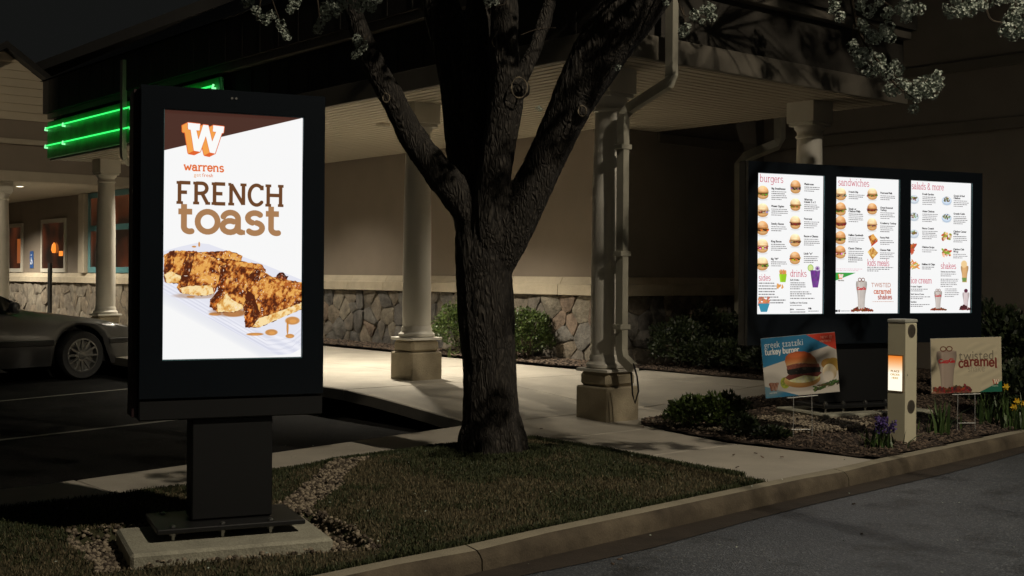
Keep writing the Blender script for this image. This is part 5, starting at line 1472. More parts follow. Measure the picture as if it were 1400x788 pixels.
# bulb leaves and yellow flowers
x, y = ground_at(1287, 590, .04); tuft('iris_leaves', 'upright green bulb leaves between the order post and the caramel shake sign', x, y, .035, 26, .28, .024, M['blade'], .28, 'plant', None, .035)
x, y = ground_at(1262, 588, .04); tuft('iris_leaves', 'thin sparse bulb leaves close to the order post', x, y, .035, 10, .19, .012, M['blade'], .25, 'plant', None, .05)
x, y = ground_at(1312, 582, .05); tuft('iris_leaves', 'thin bulb leaves behind the wire legs of the caramel shake sign', x, y, .04, 8, .15, .012, M['blade'], .3, 'plant', None, .04)
for px, py, fl, lb in ((1352, 578, [(1375, 529)], 'clump of bulb leaves with one yellow flower beside the caramel shake sign'), (1388, 583, [(1390, 549), (1399, 552), (1386, 557)], 'clump of yellow daffodils at the right edge of the picture')):
    x, y = ground_at(px, py, .04); e = tuft('daffodil_clump', lb, x, y, .035, 36, .30, .02, M['blade'], .32, 'flowers', 'yellow flowers in the bed', .07)
    for fx, fy in fl:
        p = at(fx, fy, y) - e.location
        fb = MB()
        for k in range(6):
            t = k * math.pi / 3; c_, s_ = math.cos(t), math.sin(t)
            fb.add([p, p + Vector((c_*.018 - s_*.011, -.012, s_*.018 + c_*.011)), p + Vector((c_*.036, -.004, s_*.036)), p + Vector((c_*.018 + s_*.011, -.012, s_*.018 - c_*.011))], [(0, 1, 2, 3)])
        fb.lathe([(.006, 0), (.012, .018), (.015, .022)], 8, Matrix.Translation(p) @ Matrix.Rotation(R(90), 4, 'X'))
        fh = fb.build('flower', M['yellow'], e)
        MB().tube([(p.x*.3, 0, 0), (p.x*.8, 0, p.z*.6), p], .004, 5).build('stem', M['blade'], e)

# ================================================================== GROUND COVER (nobody could count these)
def sample(poly_mask, zf, n, a0, a1, b0, b1, vis=True):
    out = []
    while sum(len(q) for q in out) < n:
        a = rng.uniform(a0, a1, n * 3); b = rng.uniform(b0, b1, n * 3); m = poly_mask(a, b); a, b = a[m], b[m]
        X = C0.x + VA.x*a + VB.x*b; Y = C0.y + VA.y*a + VB.y*b
        px = 700 + X / Y * F
        k = (px > -60) & (px < 1460); out.append(np.stack([X[k], Y[k], zf(a[k], b[k], X[k], Y[k])], -1))
    return np.concatenate(out)[:n]
def lawn_ok(a, b):
    m = inpoly(a, b, LAWN); X = C0.x + VA.x*a + VB.x*b; Y = C0.y + VA.y*a + VB.y*b
    p, d = pit(X, Y)
    return m & (d < .0 + .03 * rng.random(a.shape))
GB_V = np.array([(-.5, 0, 0), (.5, 0, 0), (.30, .12, .55), (-.30, .12, .55), (0, .42, 1.0)])
GB_F = np.array([(0, 1, 2, 2), (0, 2, 3, 3), (3, 2, 4, 4)])
def blades(name, n, m, hlo, hhi, keep):
    P = sample(lambda a, b: lawn_ok(a, b), lawn_z, int(n * 1.9), -3.6, .3, -9.5, -.78)
    P = P[keep(P)][:n]; n = len(P)
    h = rng.uniform(hlo, hhi, n); w = rng.uniform(.004, .007, n)
    V = np.array([(-.5, 0, 0), (.5, 0, 0), (.28, .16, .6), (-.28, .16, .6)]); 
    sc_ = np.stack([w, h, h], -1)
    o = scatter(name, V, np.array([(0, 1, 2, 3)]), P, rand_rot(n, .35), sc_, m); o['kind'] = 'stuff'; return o
patch = lambda P: fbm(P[:, 0] + 50, P[:, 1] + 50, .55, 4, 3)
blades('grass', 52000, M['grass'], .015, .042, lambda P: (patch(P) + rng.normal(0, .06, len(P))) > .49)
blades('dry_grass', 52000, M['dry'], .012, .032, lambda P: (patch(P) + rng.normal(0, .08, len(P))) < .60)
def grass_ring():                                   # longer grass round the trunk and along the walk edge
    n = 9000; t = rng.uniform(0, 6.283, n); r_ = .27 + np.abs(rng.normal(0, .10, n)); X = TREE.x + np.cos(t)*r_; Y = TREE.y + np.sin(t)*r_
    n2 = 9000; s = rng.random(n2); bb = -.87 + rng.normal(0, .02, n2); aa = -.05 - 2.1 * s; X2 = C0.x + VA.x*aa + VB.x*bb; Y2 = C0.y + VA.y*aa + VB.y*bb
    n3 = 9000; bb = rng.uniform(-3.6, -.8, n3); aa = -.05 - np.abs(rng.normal(0, .03, n3)) - np.where(bb < -2.6, (-2.6 - bb) * .28, 0); X3 = C0.x + VA.x*aa + VB.x*bb; Y3 = C0.y + VA.y*aa + VB.y*bb
    n4 = 12000; bb = rng.uniform(-9, -.95, n4); aa = ka(bb) + np.abs(rng.normal(0, .03, n4)); X4 = C0.x + VA.x*aa + VB.x*bb; Y4 = C0.y + VA.y*aa + VB.y*bb
    X = np.concatenate([X, X2, X3, X4]); Y = np.concatenate([Y, Y2, Y3, Y4]); a = (X - C0.x)*VA.x + (Y - C0.y)*VA.y; b = (X - C0.x)*VB.x + (Y - C0.y)*VB.y
    P = np.stack([X, Y, lawn_z(a, b, X, Y)], -1); n = len(P); h = rng.uniform(.02, .06, n); w = rng.uniform(.004, .007, n)
    o = scatter('grass', np.array([(-.5, 0, 0), (.5, 0, 0), (.28, .16, .6), (-.28, .16, .6)]), np.array([(0, 1, 2, 3)]), P, rand_rot(n, .35), np.stack([w, h, h], -1), M['grass']); o['kind'] = 'stuff'
grass_ring()
CH_V = np.array([(-.5,-.22,-.1),(.5,-.16,-.1),(.45,.22,-.1),(-.5,.18,-.1),(-.42,-.15,.12),(.42,-.12,.10),(.36,.14,.12),(-.4,.12,.1)])
BX_F = np.array([(4,5,6,7),(0,1,5,4),(1,2,6,5),(2,3,7,6),(3,0,4,7)])
P = sample(lambda a, b: inpoly(a, b, BED) & (b < 7), lambda a, b, X, Y: G(a, b) + .022 + nz(X, Y, .4, .015) + rng.uniform(0, .012, len(a)), 26000, -2.4, 3.6, .3, 6.6)
o = scatter('mulch_chips', CH_V, BX_F, P, rand_rot(len(P), .35), rng.uniform(.012, .036, len(P)), M['chips']); o['kind'] = 'stuff'
P = sample(lambda a, b: inpoly(a, b, BED2), lambda a, b, X, Y: G(a, b) + .04 + .02*sm((b-3.1)/.5) + rng.uniform(0, .01, len(a)), 5000, 3.0, 11, 3.0, 3.66)
o = scatter('mulch_chips', CH_V, BX_F, P, rand_rot(len(P), .35), rng.uniform(.025, .06, len(P)), M['chips']); o['kind'] = 'stuff'
# pebbles: round the kiosk pad, and a drift in the bed
PB_V = np.array([(0,0,1),(.9,0,.25),(.28,.85,.3),(-.73,.53,.25),(-.73,-.53,.3),(.28,-.85,.25),(.7,.5,-.5),(-.3,.8,-.5),(-.9,0,-.5),(-.3,-.8,-.5),(.7,-.5,-.5)]) * .5
PB_F = np.array([(0,1,2),(0,2,3),(0,3,4),(0,4,5),(0,5,1),(1,6,2),(2,6,7),(2,7,3),(3,7,8),(3,8,4),(4,8,9),(4,9,5),(5,9,10),(5,10,1),(1,10,6)])
def pit_ok(a, b):
    X = C0.x + VA.x*a + VB.x*b; Y = C0.y + VA.y*a + VB.y*b; p, d = pit(X, Y)
    dx, dy = X - PIT_C.x, Y - PIT_C.y; u = dx*math.cos(PIT_R) + dy*math.sin(PIT_R); v = -dx*math.sin(PIT_R) + dy*math.cos(PIT_R)
    return (d > .0) & ~((np.abs(u + .175) < .44) & (np.abs(v - .025) < .28)) & inpoly(a, b, LAWN)
P = sample(pit_ok, lambda a, b, X, Y: lawn_z(a, b, X, Y) + rng.uniform(0, .022, len(a)), 5200, -3.2, 0, -6.5, -2)
s_ = rng.uniform(.013, .036, len(P)); o = scatter('pebbles', PB_V, PB_F, P, rand_rot(len(P), .5), np.stack([s_, s_*.8, s_*.6], -1), M['pebble']); o['kind'] = 'stuff'
def drift(a, b):
    X = C0.x + VA.x*a + VB.x*b; Y = C0.y + VA.y*a + VB.y*b
    return (((X - 2.42) / .62) ** 2 + ((Y - 10.35) / .42) ** 2 + rng.normal(0, .15, a.shape) < 1) | (inpoly(a, b, BED) & (np.abs(b - .62 - .1*(a < -.3)) < .12) & (a > -1.1) & (a < .3) & (rng.random(a.shape) < .5))
P = sample(drift, lambda a, b, X, Y: G(a, b) + .03 + rng.uniform(0, .02, len(a)), 4200, -2.2, .45, .3, 2.6)
s_ = rng.uniform(.015, .038, len(P)); o = scatter('pebbles', PB_V, PB_F, P, rand_rot(len(P), .5), np.stack([s_, s_*.8, s_*.6], -1), M['pebble']); o['kind'] = 'stuff'
FL_P = np.array([(-.5, 0, 0), (0, -.4, .1), (.5, 0, .05), (0, .4, .12)])
# specks of litter on the walk and road
P = []
for px, py in ((1033, 622), (1042, 627), (1069, 627), (1003, 624), (1008, 641), (1167, 690), (1178, 731), (848, 738), (838, 744), (880, 585), (740, 588), (655, 565)):
    x, y = ground_at(px, py, 0 if py < 650 or px < 1000 else -.1); P.append((x, y, (.012 if py < 680 else -.095)))
o = scatter('leaf_litter', CH_V, BX_F, np.array(P), rand_rot(len(P), .3), np.full(len(P), .028), M['chips']); o['kind'] = 'stuff'

n = 260; P = sample(lambda a, b: (a > ka(b) - 2.2) & (a < .9) & (b < 4), lambda a, b, X, Y: np.where(a < ka(b) - KW, -.094, np.where(a < ka(b), .018, np.where(inpoly(a, b, LAWN), lawn_z(a, b, X, Y) + .02, G(a, b) + .012))), n, -4.5, .9, -6, 4)
o = scatter('fallen_petals', FL_P, np.array([(0, 1, 2, 3)]), P, rand_rot(n, .5), rng.uniform(.010, .017, n), M['petal']); o['kind'] = 'stuff'

# ================================================================== TREE
tree = empty('flowering_tree', TREE, 0, label='large dark-barked tree forking above the lawn, blossoms hanging from its boughs', category='tree')
def bark_mat():
    m = bpy.data.materials.new('tree_bark'); m.use_nodes = True
    nt = m.node_tree; b = nt.nodes['Principled BSDF']; L = nt.links.new
    tc = nt.nodes.new('ShaderNodeTexCoord'); mp = nt.nodes.new('ShaderNodeMapping'); mp.inputs['Scale'].default_value = (1, 1, .30)
    L(tc.outputs['Object'], mp.inputs[0])
    w = nt.nodes.new('ShaderNodeTexNoise'); w.inputs['Scale'].default_value = 9; w.inputs['Detail'].default_value = 3; L(mp.outputs[0], w.inputs['Vector'])
    ad = nt.nodes.new('ShaderNodeVectorMath'); ad.operation = 'MULTIPLY_ADD'; L(w.outputs['Color'], ad.inputs[0]); ad.inputs[1].default_value = (.16, .16, .16); L(mp.outputs[0], ad.inputs[2])
    v = nt.nodes.new('ShaderNodeTexVoronoi'); v.feature = 'DISTANCE_TO_EDGE'; v.inputs['Scale'].default_value = 38; L(ad.outputs[0], v.inputs['Vector'])
    n = nt.nodes.new('ShaderNodeTexNoise'); n.inputs['Scale'].default_value = 70; n.inputs['Detail'].default_value = 6; L(mp.outputs[0], n.inputs['Vector'])
    r = nt.nodes.new('ShaderNodeValToRGB'); r.color_ramp.elements[0].color = (.018, .015, .012, 1); r.color_ramp.elements[1].color = (.070, .060, .048, 1); r.color_ramp.elements[1].position = .34
    L(v.outputs['Distance'], r.inputs[0]); 
    mx = nt.nodes.new('ShaderNodeMix'); mx.data_type = 'RGBA'; mx.blend_type = 'MULTIPLY'; mx.inputs[0].default_value = .8
    r2 = nt.nodes.new('ShaderNodeValToRGB'); r2.color_ramp.elements[0].position = .36; r2.color_ramp.elements[0].color = (.45, .45, .45, 1); r2.color_ramp.elements[1].position = .7
    L(n.outputs['Fac'], r2.inputs[0]); L(r.outputs[0], mx.inputs[6]); L(r2.outputs[0], mx.inputs[7]); L(mx.outputs[2], b.inputs['Base Color'])
    h = nt.nodes.new('ShaderNodeMath'); h.operation = 'MULTIPLY_ADD'; L(n.outputs['Fac'], h.inputs[0]); h.inputs[1].default_value = .16; L(v.outputs['Distance'], h.inputs[2])
    bp = nt.nodes.new('ShaderNodeBump'); bp.inputs['Strength'].default_value = .9; bp.inputs['Distance'].default_value = .03; L(h.outputs[0], bp.inputs['Height']); L(bp.outputs[0], b.inputs['Normal'])
    b.inputs['Roughness'].default_value = .85
    return m
M['bark'] = bark_mat()
def limb_pts(rows):
    """rows of (px, py, r_px, Y) -> points and radii"""
    return [at(px, py, Y) - TREE for px, py, r_, Y in rows], [r_ / F * Y * .93 for px, py, r_, Y in rows]
def spline(pts, rs, n=6):
    out, ro = [], []
    P_ = [pts[0]] + list(pts) + [pts[-1]]; Rr = [rs[0]] + list(rs) + [rs[-1]]
    for i in range(1, len(P_) - 2):
        for k in range(n):
            t = k / n; a, b_, c, d = P_[i-1], P_[i], P_[i+1], P_[i+2]
            f = lambda a, b_, c, d: .5 * ((2*b_) + (c - a)*t + (2*a - 5*b_ + 4*c - d)*t*t + (3*b_ - a - 3*c + d)*t**3)
            out.append(f(a, b_, c, d)); ro.append(f(Rr[i-1], Rr[i], Rr[i+1], Rr[i+2]))
    out.append(pts[-1]); ro.append(rs[-1]); return out, ro
STEMS = {
 'trunk': [(672, 650, 54, 8.5), (672, 622, 47, 8.5), (672, 600, 45, 8.5), (671, 560, 41, 8.5), (669, 500, 39, 8.5), (665, 440, 41.5, 8.5), (662, 380, 41, 8.5), (660, 335, 41, 8.5), (656, 295, 33, 8.5), (655, 265, 16, 8.5)],
 'left': [(668, 380, 18, 8.5), (662, 335, 27, 8.5), (640, 285, 27, 8.45), (600, 236, 23, 8.4), (564, 187, 20, 8.4), (536, 134, 18, 8.35), (511, 89, 17, 8.3), (493, 45, 14, 8.25), (477, 0, 13, 8.2), (455, -60, 11, 8.1), (410, -140, 8, 7.9), (350, -210, 5, 7.7)],
 'mid1': [(660, 370, 18, 8.55), (655, 320, 33, 8.55), (645, 250, 33, 8.6), (638, 180, 33, 8.65), (630, 110, 32, 8.7), (615, 50, 29, 8.75), (600, 0, 27, 8.8), (580, -70, 24, 8.9), (550, -160, 18, 9.0), (530, -260, 12, 9.1)],
 'mid2': [(664, 370, 18, 8.45), (668, 320, 26, 8.4), (674, 250, 25, 8.35), (684, 190, 25, 8.3), (692, 130, 25, 8.25), (690, 70, 21, 8.2), (690, 10, 20, 8.2), (688, -60, 18, 8.2), (700, -150, 14, 8.2), (705, -260, 9, 8.2)],
 'mid3': [(662, 370, 16, 8.55), (662, 300, 24, 8.5), (662, 240, 24, 8.5), (657, 180, 24, 8.5), (653, 110, 22, 8.5), (652, 50, 20, 8.5), (656, 0, 19, 8.55), (664, -80, 16, 8.6), (675, -200, 9, 8.7)],
 'fork': [(694, 150, 12, 8.3), (712, 108, 11, 8.35), (730, 68, 10, 8.4), (746, 25, 10, 8.5), (756, -20, 9, 8.6), (770, -90, 7, 8.8), (800, -180, 5, 8.9)],
 'right': [(660, 410, 18, 8.5), (672, 372, 27, 8.5), (694, 325, 31, 8.45), (722, 268, 29.5, 8.4), (752, 205, 28, 8.35), (778, 150, 31, 8.3), (805, 98, 37, 8.25), (834, 50, 41, 8.2), (868, 8, 41, 8.15), (905, -35, 34, 8.1), (950, -90, 28, 8.0), (1010, -150, 22, 7.9), (1080, -200, 14, 7.7), (1170, -240, 8, 7.5)],
 'right2': [(905, -35, 22, 8.1), (930, -110, 20, 8.2), (950, -200, 14, 8.3), (960, -320, 8, 8.3)],
}
tb = MB(); SK0 = []
for k_, rows_ in STEMS.items():
    p_, r_ = limb_pts(rows_); p_, r_ = spline(p_, r_, 5); SK0.extend(p_); tb.tube(p_, r_, 20)
# root flare
for t in (0.3, 1.4, 2.5, 3.5, 4.5, 5.5):
    d = Vector((math.cos(t), math.sin(t), 0)); tb.tube([d*.12 + Vector((0, 0, .30)), d*.20 + Vector((0, 0, .08)), d*.25 + Vector((0, 0, -.06))], [.07, .06, .03], 10)
# knots and pruning scars
KN = [(679, 57, 8.14, 13), (710, 120, 8.10, 16), (528, 134, 8.24, 10), (796, 152, 8.10, 12)]
for px, py, Y, r_ in KN:
    c = at(px, py, Y + .06) - TREE; s_ = r_ / F * Y * .72; tb.tube([c + Vector((0, .08, 0)), c, c + Vector((0, -.035, 0))], [s_*1.3, s_*1.05, s_*.7], 14)
tm = tb.mesh('trunk'); to = bpy.data.objects.new('trunk', tm); COL.objects.link(to)
md = to.modifiers.new('r', 'REMESH'); md.mode = 'VOXEL'; md.voxel_size = .0145
m2 = to.modifiers.new('s', 'SMOOTH'); m2.iterations = 4; m2.factor = .6
dg = bpy.context.evaluated_depsgraph_get(); me2 = bpy.data.meshes.new_from_object(to.evaluated_get(dg)); bpy.data.objects.remove(to)
nv = len(me2.vertices); co = np.empty(nv*3); me2.vertices.foreach_get('co', co); co = co.reshape(-1, 3)
no = np.empty(nv*3); me2.vertices.foreach_get('normal', no); no = no.reshape(-1, 3)
ang = np.arctan2(co[:, 1], co[:, 0])
ax = fbm(co[:, 0]*1 + co[:, 2]*.10 + 9, co[:, 1] + co[:, 2]*.07 + 9, .045, 3, 3); bx_ = fbm(co[:, 0] + co[:, 1] + 30, co[:, 2]*.35 + 30, .05, 8, 3)
ridge = 1 - np.abs(2*ax - 1)*1.6; co += no * ((ridge - .5) * .010 + (bx_ - .5) * .012)[:, None]
me2.vertices.foreach_set('co', co.ravel()); me2.update(); me2.shade_smooth()
trunk = link('trunk', me2, tree, M['bark']); me2.name = 'trunk'
M['scar'] = mat('healed_bark_ring', (.20, .165, .115), .85, .3, 30, bump=.4, bscale=60)
for px, py, Y, r_ in KN[:4]:
    c = at(px, py, Y - .012) - TREE; s_ = r_ / F * Y * (.80 if r_ > 14 else .55)
    ring = [c + Vector((math.cos(t)*s_*.85, .004*math.sin(3*t), math.sin(t)*s_*1.1)) for t in np.linspace(0, 6.283, 17)]
    MB().tube(ring, [.004 + .0025*math.sin(k*1.7) for k in range(17)], 7).build('healed_ring', M['scar'], trunk, True)
SK = []
def branch(rows_, r0, r1, n=5):
    p_ = [at(px, py, Y) - TREE for px, py, Y in rows_]; rs_ = [r0 + (r1 - r0) * i / (len(p_)-1) for i in range(len(p_))]
    p_, rs_ = spline(p_, rs_, 3); SK.extend(p_)
    return MB().tube(p_, rs_, n).build('branch', M['twig'], tree, True)
BR = [([(1080, -200, 7.7), (1140, -110, 7.4), (1160, -40, 7.3), (1168, 25, 7.2), (1182, 58, 7.2), (1206, 92, 7.15), (1226, 118, 7.1), (1252, 136, 7.1)], .018, .003),
      ([(1206, 92, 7.15), (1240, 112, 7.1), (1284, 108, 7.1)], .006, .002), ([(1160, -40, 7.3), (1205, 0, 7.3), (1245, 24, 7.2)], .008, .003), ([(1168, 25, 7.2), (1164, 65, 7.2)], .005, .002),
      ([(1150, -60, 7.35), (1143, 0, 7.3), (1150, 24, 7.3)], .006, .002), ([(1166, 20, 7.2), (1212, 45, 7.15)], .005, .002), ([(1182, 58, 7.2), (1176, 100, 7.2)], .004, .002),
      ([(1170, -240, 7.5), (1290, -120, 7.0), (1340, -20, 6.9), (1352, 24, 6.9), (1372, 32, 6.9), (1392, 40, 6.9)], .012, .003), ([(1340, -20, 6.9), (1300, 8, 6.9)], .005, .002), ([(1290, -120, 7.0), (1380, -30, 6.9), (1388, 14, 6.9)], .007, .002),
      ([(350, -210, 7.7), (400, -100, 7.7), (430, -20, 7.7), (438, 34, 7.7)], .010, .003), ([(455, -60, 8.1), (470, -15, 7.9), (505, 8, 7.8)], .008, .003), ([(400, -100, 7.7), (365, -30, 7.7), (352, 24, 7.7)], .008, .003), ([(365, -20, 7.7), (388, 44, 7.7)], .005, .002),
      ([(502, 48, 8.1), (494, 60, 8.05), (492, 72, 8.05)], .006, .003), ([(700, -20, 8.1), (690, 6, 8.0), (668, 5, 7.95)], .004, .002), ([(950, -90, 7.9), (925, -30, 7.8), (934, 20, 7.8), (950, 20, 7.8), (972, 26, 7.8)], .008, .002), ([(934, 10, 7.8), (938, 40, 7.8)], .004, .002),
      ([(760, 38, 8.4), (735, 40, 8.4), (712, 48, 8.35)], .003, .0015), ([(742, 150, 8.3), (736, 148, 8.25)], .003, .002)]
for rows_, r0, r1 in BR: branch(rows_, r0, r1)
# blossom clusters: a few shared meshes, each cluster its own object
FL = []
for k in range(5):
    t = k * 2 * math.pi / 5; c_, s_ = math.cos(t), math.sin(t)
    FL.append([(0, 0, 0), (c_*.55 - s_*.40, s_*.55 + c_*.40, .22), (c_*1.0, s_*1.0, .34), (c_*.55 + s_*.40, s_*.55 - c_*.40, .22)])
FL_V = np.array(FL).reshape(-1, 3); FL_F = np.array([[4*k, 4*k+1, 4*k+2, 4*k+3] for k in range(5)])
CLM = []
for q in range(7):
    n = 52; u = rng.normal(size=(n, 3)); u /= np.linalg.norm(u, axis=1)[:, None]
    el = np.array([1, 1, rng.uniform(.75, 1.1)]); P = u * (.052 * (1 + .10 * rng.normal(size=(n, 1)))) * el
    d = u + rng.normal(0, .35, u.shape); d /= np.linalg.norm(d, axis=1)[:, None]; t = rng.normal(size=d.shape); s_ = np.cross(t, d); s_ /= np.linalg.norm(s_, axis=1)[:, None]
    o = scatter('blossom_proto', FL_V, FL_F, P, np.stack([s_, np.cross(d, s_), d], -1), rng.uniform(.012, .018, n), M['petal'])
    CLM.append(o.data); bpy.data.objects.remove(o)
HIGH = []
def cluster(p, s):
    o = bpy.data.objects.new('blossom_cluster', CLM[random.randrange(7)]); COL.objects.link(o); o.parent = tree
    o.location = p; o.scale = (s, s, s * random.uniform(.8, 1.1)); o.rotation_euler = (random.uniform(0, 6), random.uniform(0, 6), random.uniform(0, 6))
CL_R = [(1143,6),(1150,22),(1139,14),(1175,6),(1188,14),(1178,-4),(1203,3),(1213,18),(1206,-8),(1240,3),(1238,26),(1246,14),(1257,14),(1232,14),(1176,34),(1182,40),(1211,36),(1216,50),(1206,42),(1198,56),(1190,50),(1165,66),(1172,70),(1178,76),(1188,72),(1198,80),(1206,84),(1180,92),(1191,98),(1201,92),(1222,86),(1227,98),(1215,102),(1209,96),(1212,122),(1219,125),(1236,114),(1242,122),(1230,112),(1250,126),(1258,118),(1266,110),(1273,120),(1281,106),(1277,128),(1285,116),(1254,136),(1251,148),(1244,130),(1262,128)]
CL_R2 = [(1293,10),(1301,18),(1307,4),(1319,12),(1313,18),(1330,4),(1326,14),(1342,8),(1351,4),(1380,-2),(1366,0),(1386,16),(1394,24),(1380,26),(1398,34),(1389,38),(1377,42),(1399,46),(1384,46),(1392,6)]
CL_L = [(338,2),(349,12),(356,24),(364,30),(371,20),(388,40),(393,48),(385,34),(437,30),(434,40),(446,22),(442,10),(455,6),(468,4),(462,14),(484,4),(491,10),(497,4),(506,12),(511,4),(500,-4),(520,0),(403,4),(398,14)]
for lst, Y, s in ((CL_R, 7.15, .68), (CL_R2, 6.9, .70), (CL_L, 7.7, .66)):
    for px, py in lst: cluster(at(px + random.uniform(-2, 2), py + random.uniform(-2, 2), Y + random.uniform(-.08, .08)) - TREE, s * random.uniform(.75, 1.15))
for px, py, Y, s in ((488,54,8.02,.6),(494,62,8.02,.75),(490,72,8.02,.6),(484,76,8.0,.45),(937,40,7.8,.7),(933,46,7.8,.5),(950,20,7.8,.65),(970,10,7.8,.75),(973,24,7.8,.6),(962,14,7.8,.5),(911,3,7.7,.5),(845,92,7.95,.4),(737,148,8.2,.4),(668,4,7.95,.5),(678,3,7.95,.4),(960,30,7.8,.4)):
    cluster(at(px, py, Y) - TREE, s)
# the crown above the picture, still casting its broken shade
n = 0
while n < 230:
    x, y, z = random.uniform(-3.2, 4.6), random.uniform(-3.4, 2.2), random.uniform(2.6, 5.2)
    if (x / 4.6)**2 + (y / 3.4)**2 > 1: continue
    p = Vector((x, y, z)) + TREE
    v = p.z - CAMZ
    if p.y > .5 and 394 - v / p.y * F > -40 and abs(p.x / p.y * F) < 760: continue
    cluster(Vector((x, y, z)), random.uniform(1.3, 2.2)); HIGH.append(Vector((x, y, z))); n += 1

n = 0
while n < 48:                                        # high boughs on the lane side, between the lamp and the canopy
    t = random.uniform(.42, .80); tgt = Vector((random.uniform(.6, 4.4), 0, random.uniform(2.9, 4.4))); tgt.y = 10.07 + (tgt.x - .8) * .84
    p = Vector(LAMP_POS).lerp(tgt, t); v = p.z - CAMZ
    if 394 - v / p.y * F > -50: continue
    cluster(p - TREE, random.uniform(1.1, 2.4)); HIGH.append(p - TREE); n += 1

# boughs above the picture and the twigs that carry the high blossoms
def hidden(q):
    p = q + TREE
    return p.y < .6 or 394 - (p.z - CAMZ) / p.y * F < -45
for i_, (ex, ey, ez) in enumerate(((3.9, -1.2, 3.6), (4.8, -3.2, 3.9), (4.6, -5.0, 4.6), (2.6, -3.0, 4.2), (.8, -2.8, 4.4), (-1.2, -2.4, 4.2), (-2.8, -.8, 4.0), (-2.2, 1.2, 4.4), (.6, 1.6, 4.8), (2.6, 1.0, 4.4), (0, 0, 5.3))):
    en = Vector((ex, ey, ez)); st = min((q for q in SK0 if 394 - (q.z + TREE.z - CAMZ) / (q.y + TREE.y) * F < -70), key=lambda q: (q - en).length); mid = st.lerp(en, .5) + Vector((0, 0, .55))
    p_, r_ = spline([st, mid, en], [.05, .035, .014], 8); SK.extend(p_)
    MB().tube(p_, r_, 8).build('bough', M['bark'], tree, True)
okp = [q for q in SK + SK0 if hidden(q)]
tw = MB()
for c in HIGH:
    q = min(okp, key=lambda s_: (s_ - c).length_squared)
    if (q - c).length > .02:
        m_ = q.lerp(c, .5) + Vector((0, 0, .12 * (q - c).length)); tw.tube([q, m_, c], [.010, .006, .003], 4)
o = tw.build('high_twigs', M['twig'], tree); o['kind'] = 'stuff'

# ================================================================== CAR
CA = math.atan2(.79, .62)
car = empty('parked_car', (-5.77 + .62*.95 - .79*.8, 16.11 + .79*.95 + .62*.8, -.12), CA, label='silver sedan parked at the left edge of the picture', category='car')
# local: x forward (nose at 0, body behind at negative x), y to the left; its right side (y<0) faces the camera
LN, HWD, WB, WR = 4.75, .90, 2.78, .325
wx = (-.95, -.95 - WB)
def prof(x):           # x positive going back from the nose: belt line, centre line
    X_ = [0, .06, .2, .5, 1.0, 1.5, 1.75, 2.0, 2.4, 3.0, 3.5, 3.9, 4.3, 4.65, 4.75]
    Zc = [.56, .64, .72, .80, .87, .93, .99, 1.14, 1.34, 1.43, 1.40, 1.24, 1.08, 1.0, .90]
    Zs = [.52, .60, .67, .735, .79, .83, .855, .875, .895, .92, .93, .935, .93, .90, .84]
    return float(np.interp(x, X_, Zc)), float(np.interp(x, X_, Zs))
bodyv, nseg = [], 14
xsx = sorted(set([round(v, 3) for v in np.linspace(0, LN, 70)]))
def half(x):
    zc, zs = prof(x); f = min(1, max(0, (x) / .35)); r_ = min(1, max(0, (LN - x) / .3))
    hw = HWD * (.80 + .20 * math.sin(f * math.pi / 2)) * (.90 + .10 * math.sin(r_ * math.pi / 2))
    low = .20
    for w_x in wx:
        d = abs(x + w_x)
        if d < .40: low = max(low, WR + math.sqrt(max(0, .40**2 - d*d)) * 1.0 - .0)
    low = min(low, zs - .05)
    cab = max(0, zc - zs - .14) 
    pts = [(hw*.93, low), (hw*.985, low + (zs-low)*.33), (hw, low + (zs-low)*.62), (hw*.99, low + (zs-low)*.86), (hw*.955, zs)]
    if cab > .02:
        t = min(1, cab / .35); wt = hw * (1 - .30*t)
        pts += [(hw*.93, zs + .012), (hw*.93*(1-t*.16) , zs + (zc-zs)*.45), (wt*.97, zs + (zc-zs)*.86), (wt*.80, zc - .012), (wt*.4, zc)]
    else:
        pts += [(hw*.90, zs + (zc-zs)*.35), (hw*.80, zs + (zc-zs)*.60), (hw*.62, zs + (zc-zs)*.80), (hw*.38, zs + (zc-zs)*.94), (hw*.18, zc)]
    pts.append((0, zc + .003)); return pts
rows_ = [half(x) for x in xsx]
bm_ = MB(); g_ = MB(); V_ = []; NR = len(rows_[0]) * 2 - 1
for x, h in zip(xsx, rows_):
    full = [(-y, z) for y, z in h] + [(y, z) for y, z in h[-2::-1]]
    V_ += [(-x, y, z) for y, z in full]
Fb, Fg = [], []
for i in range(len(xsx) - 1):
    for j in range(NR - 1):
        f = (i*NR + j, i*NR + j + 1, (i+1)*NR + j + 1, (i+1)*NR + j)
        jj = j if j < NR // 2 else NR - 2 - j; x = (xsx[i] + xsx[i+1]) / 2
        cabin = 1.72 < x < 4.05; z = sum(V_[q][2] for q in f) / 4
        side = jj in (5, 6) and 1.95 < x < 3.85 and not (2.86 < x < 2.95)
        scrn = jj >= 7 and (1.66 < x < 2.35 or 3.55 < x < 4.1)
        (Fg if (cabin and (side or scrn)) else Fb).append(f)
Fb.append(tuple(range(NR))); Fb.append(tuple((len(xsx)-1)*NR + k for k in range(NR))[::-1])
body = MB().add(V_, Fb).build('body', M['car'], car, True)
MB().add(V_, Fg).build('window_glass', M['glass'], car, True)
MB().box(-LN + .1, -.1, -.72, .72, .22, .5).build('underbody', M['car_dark'], car)
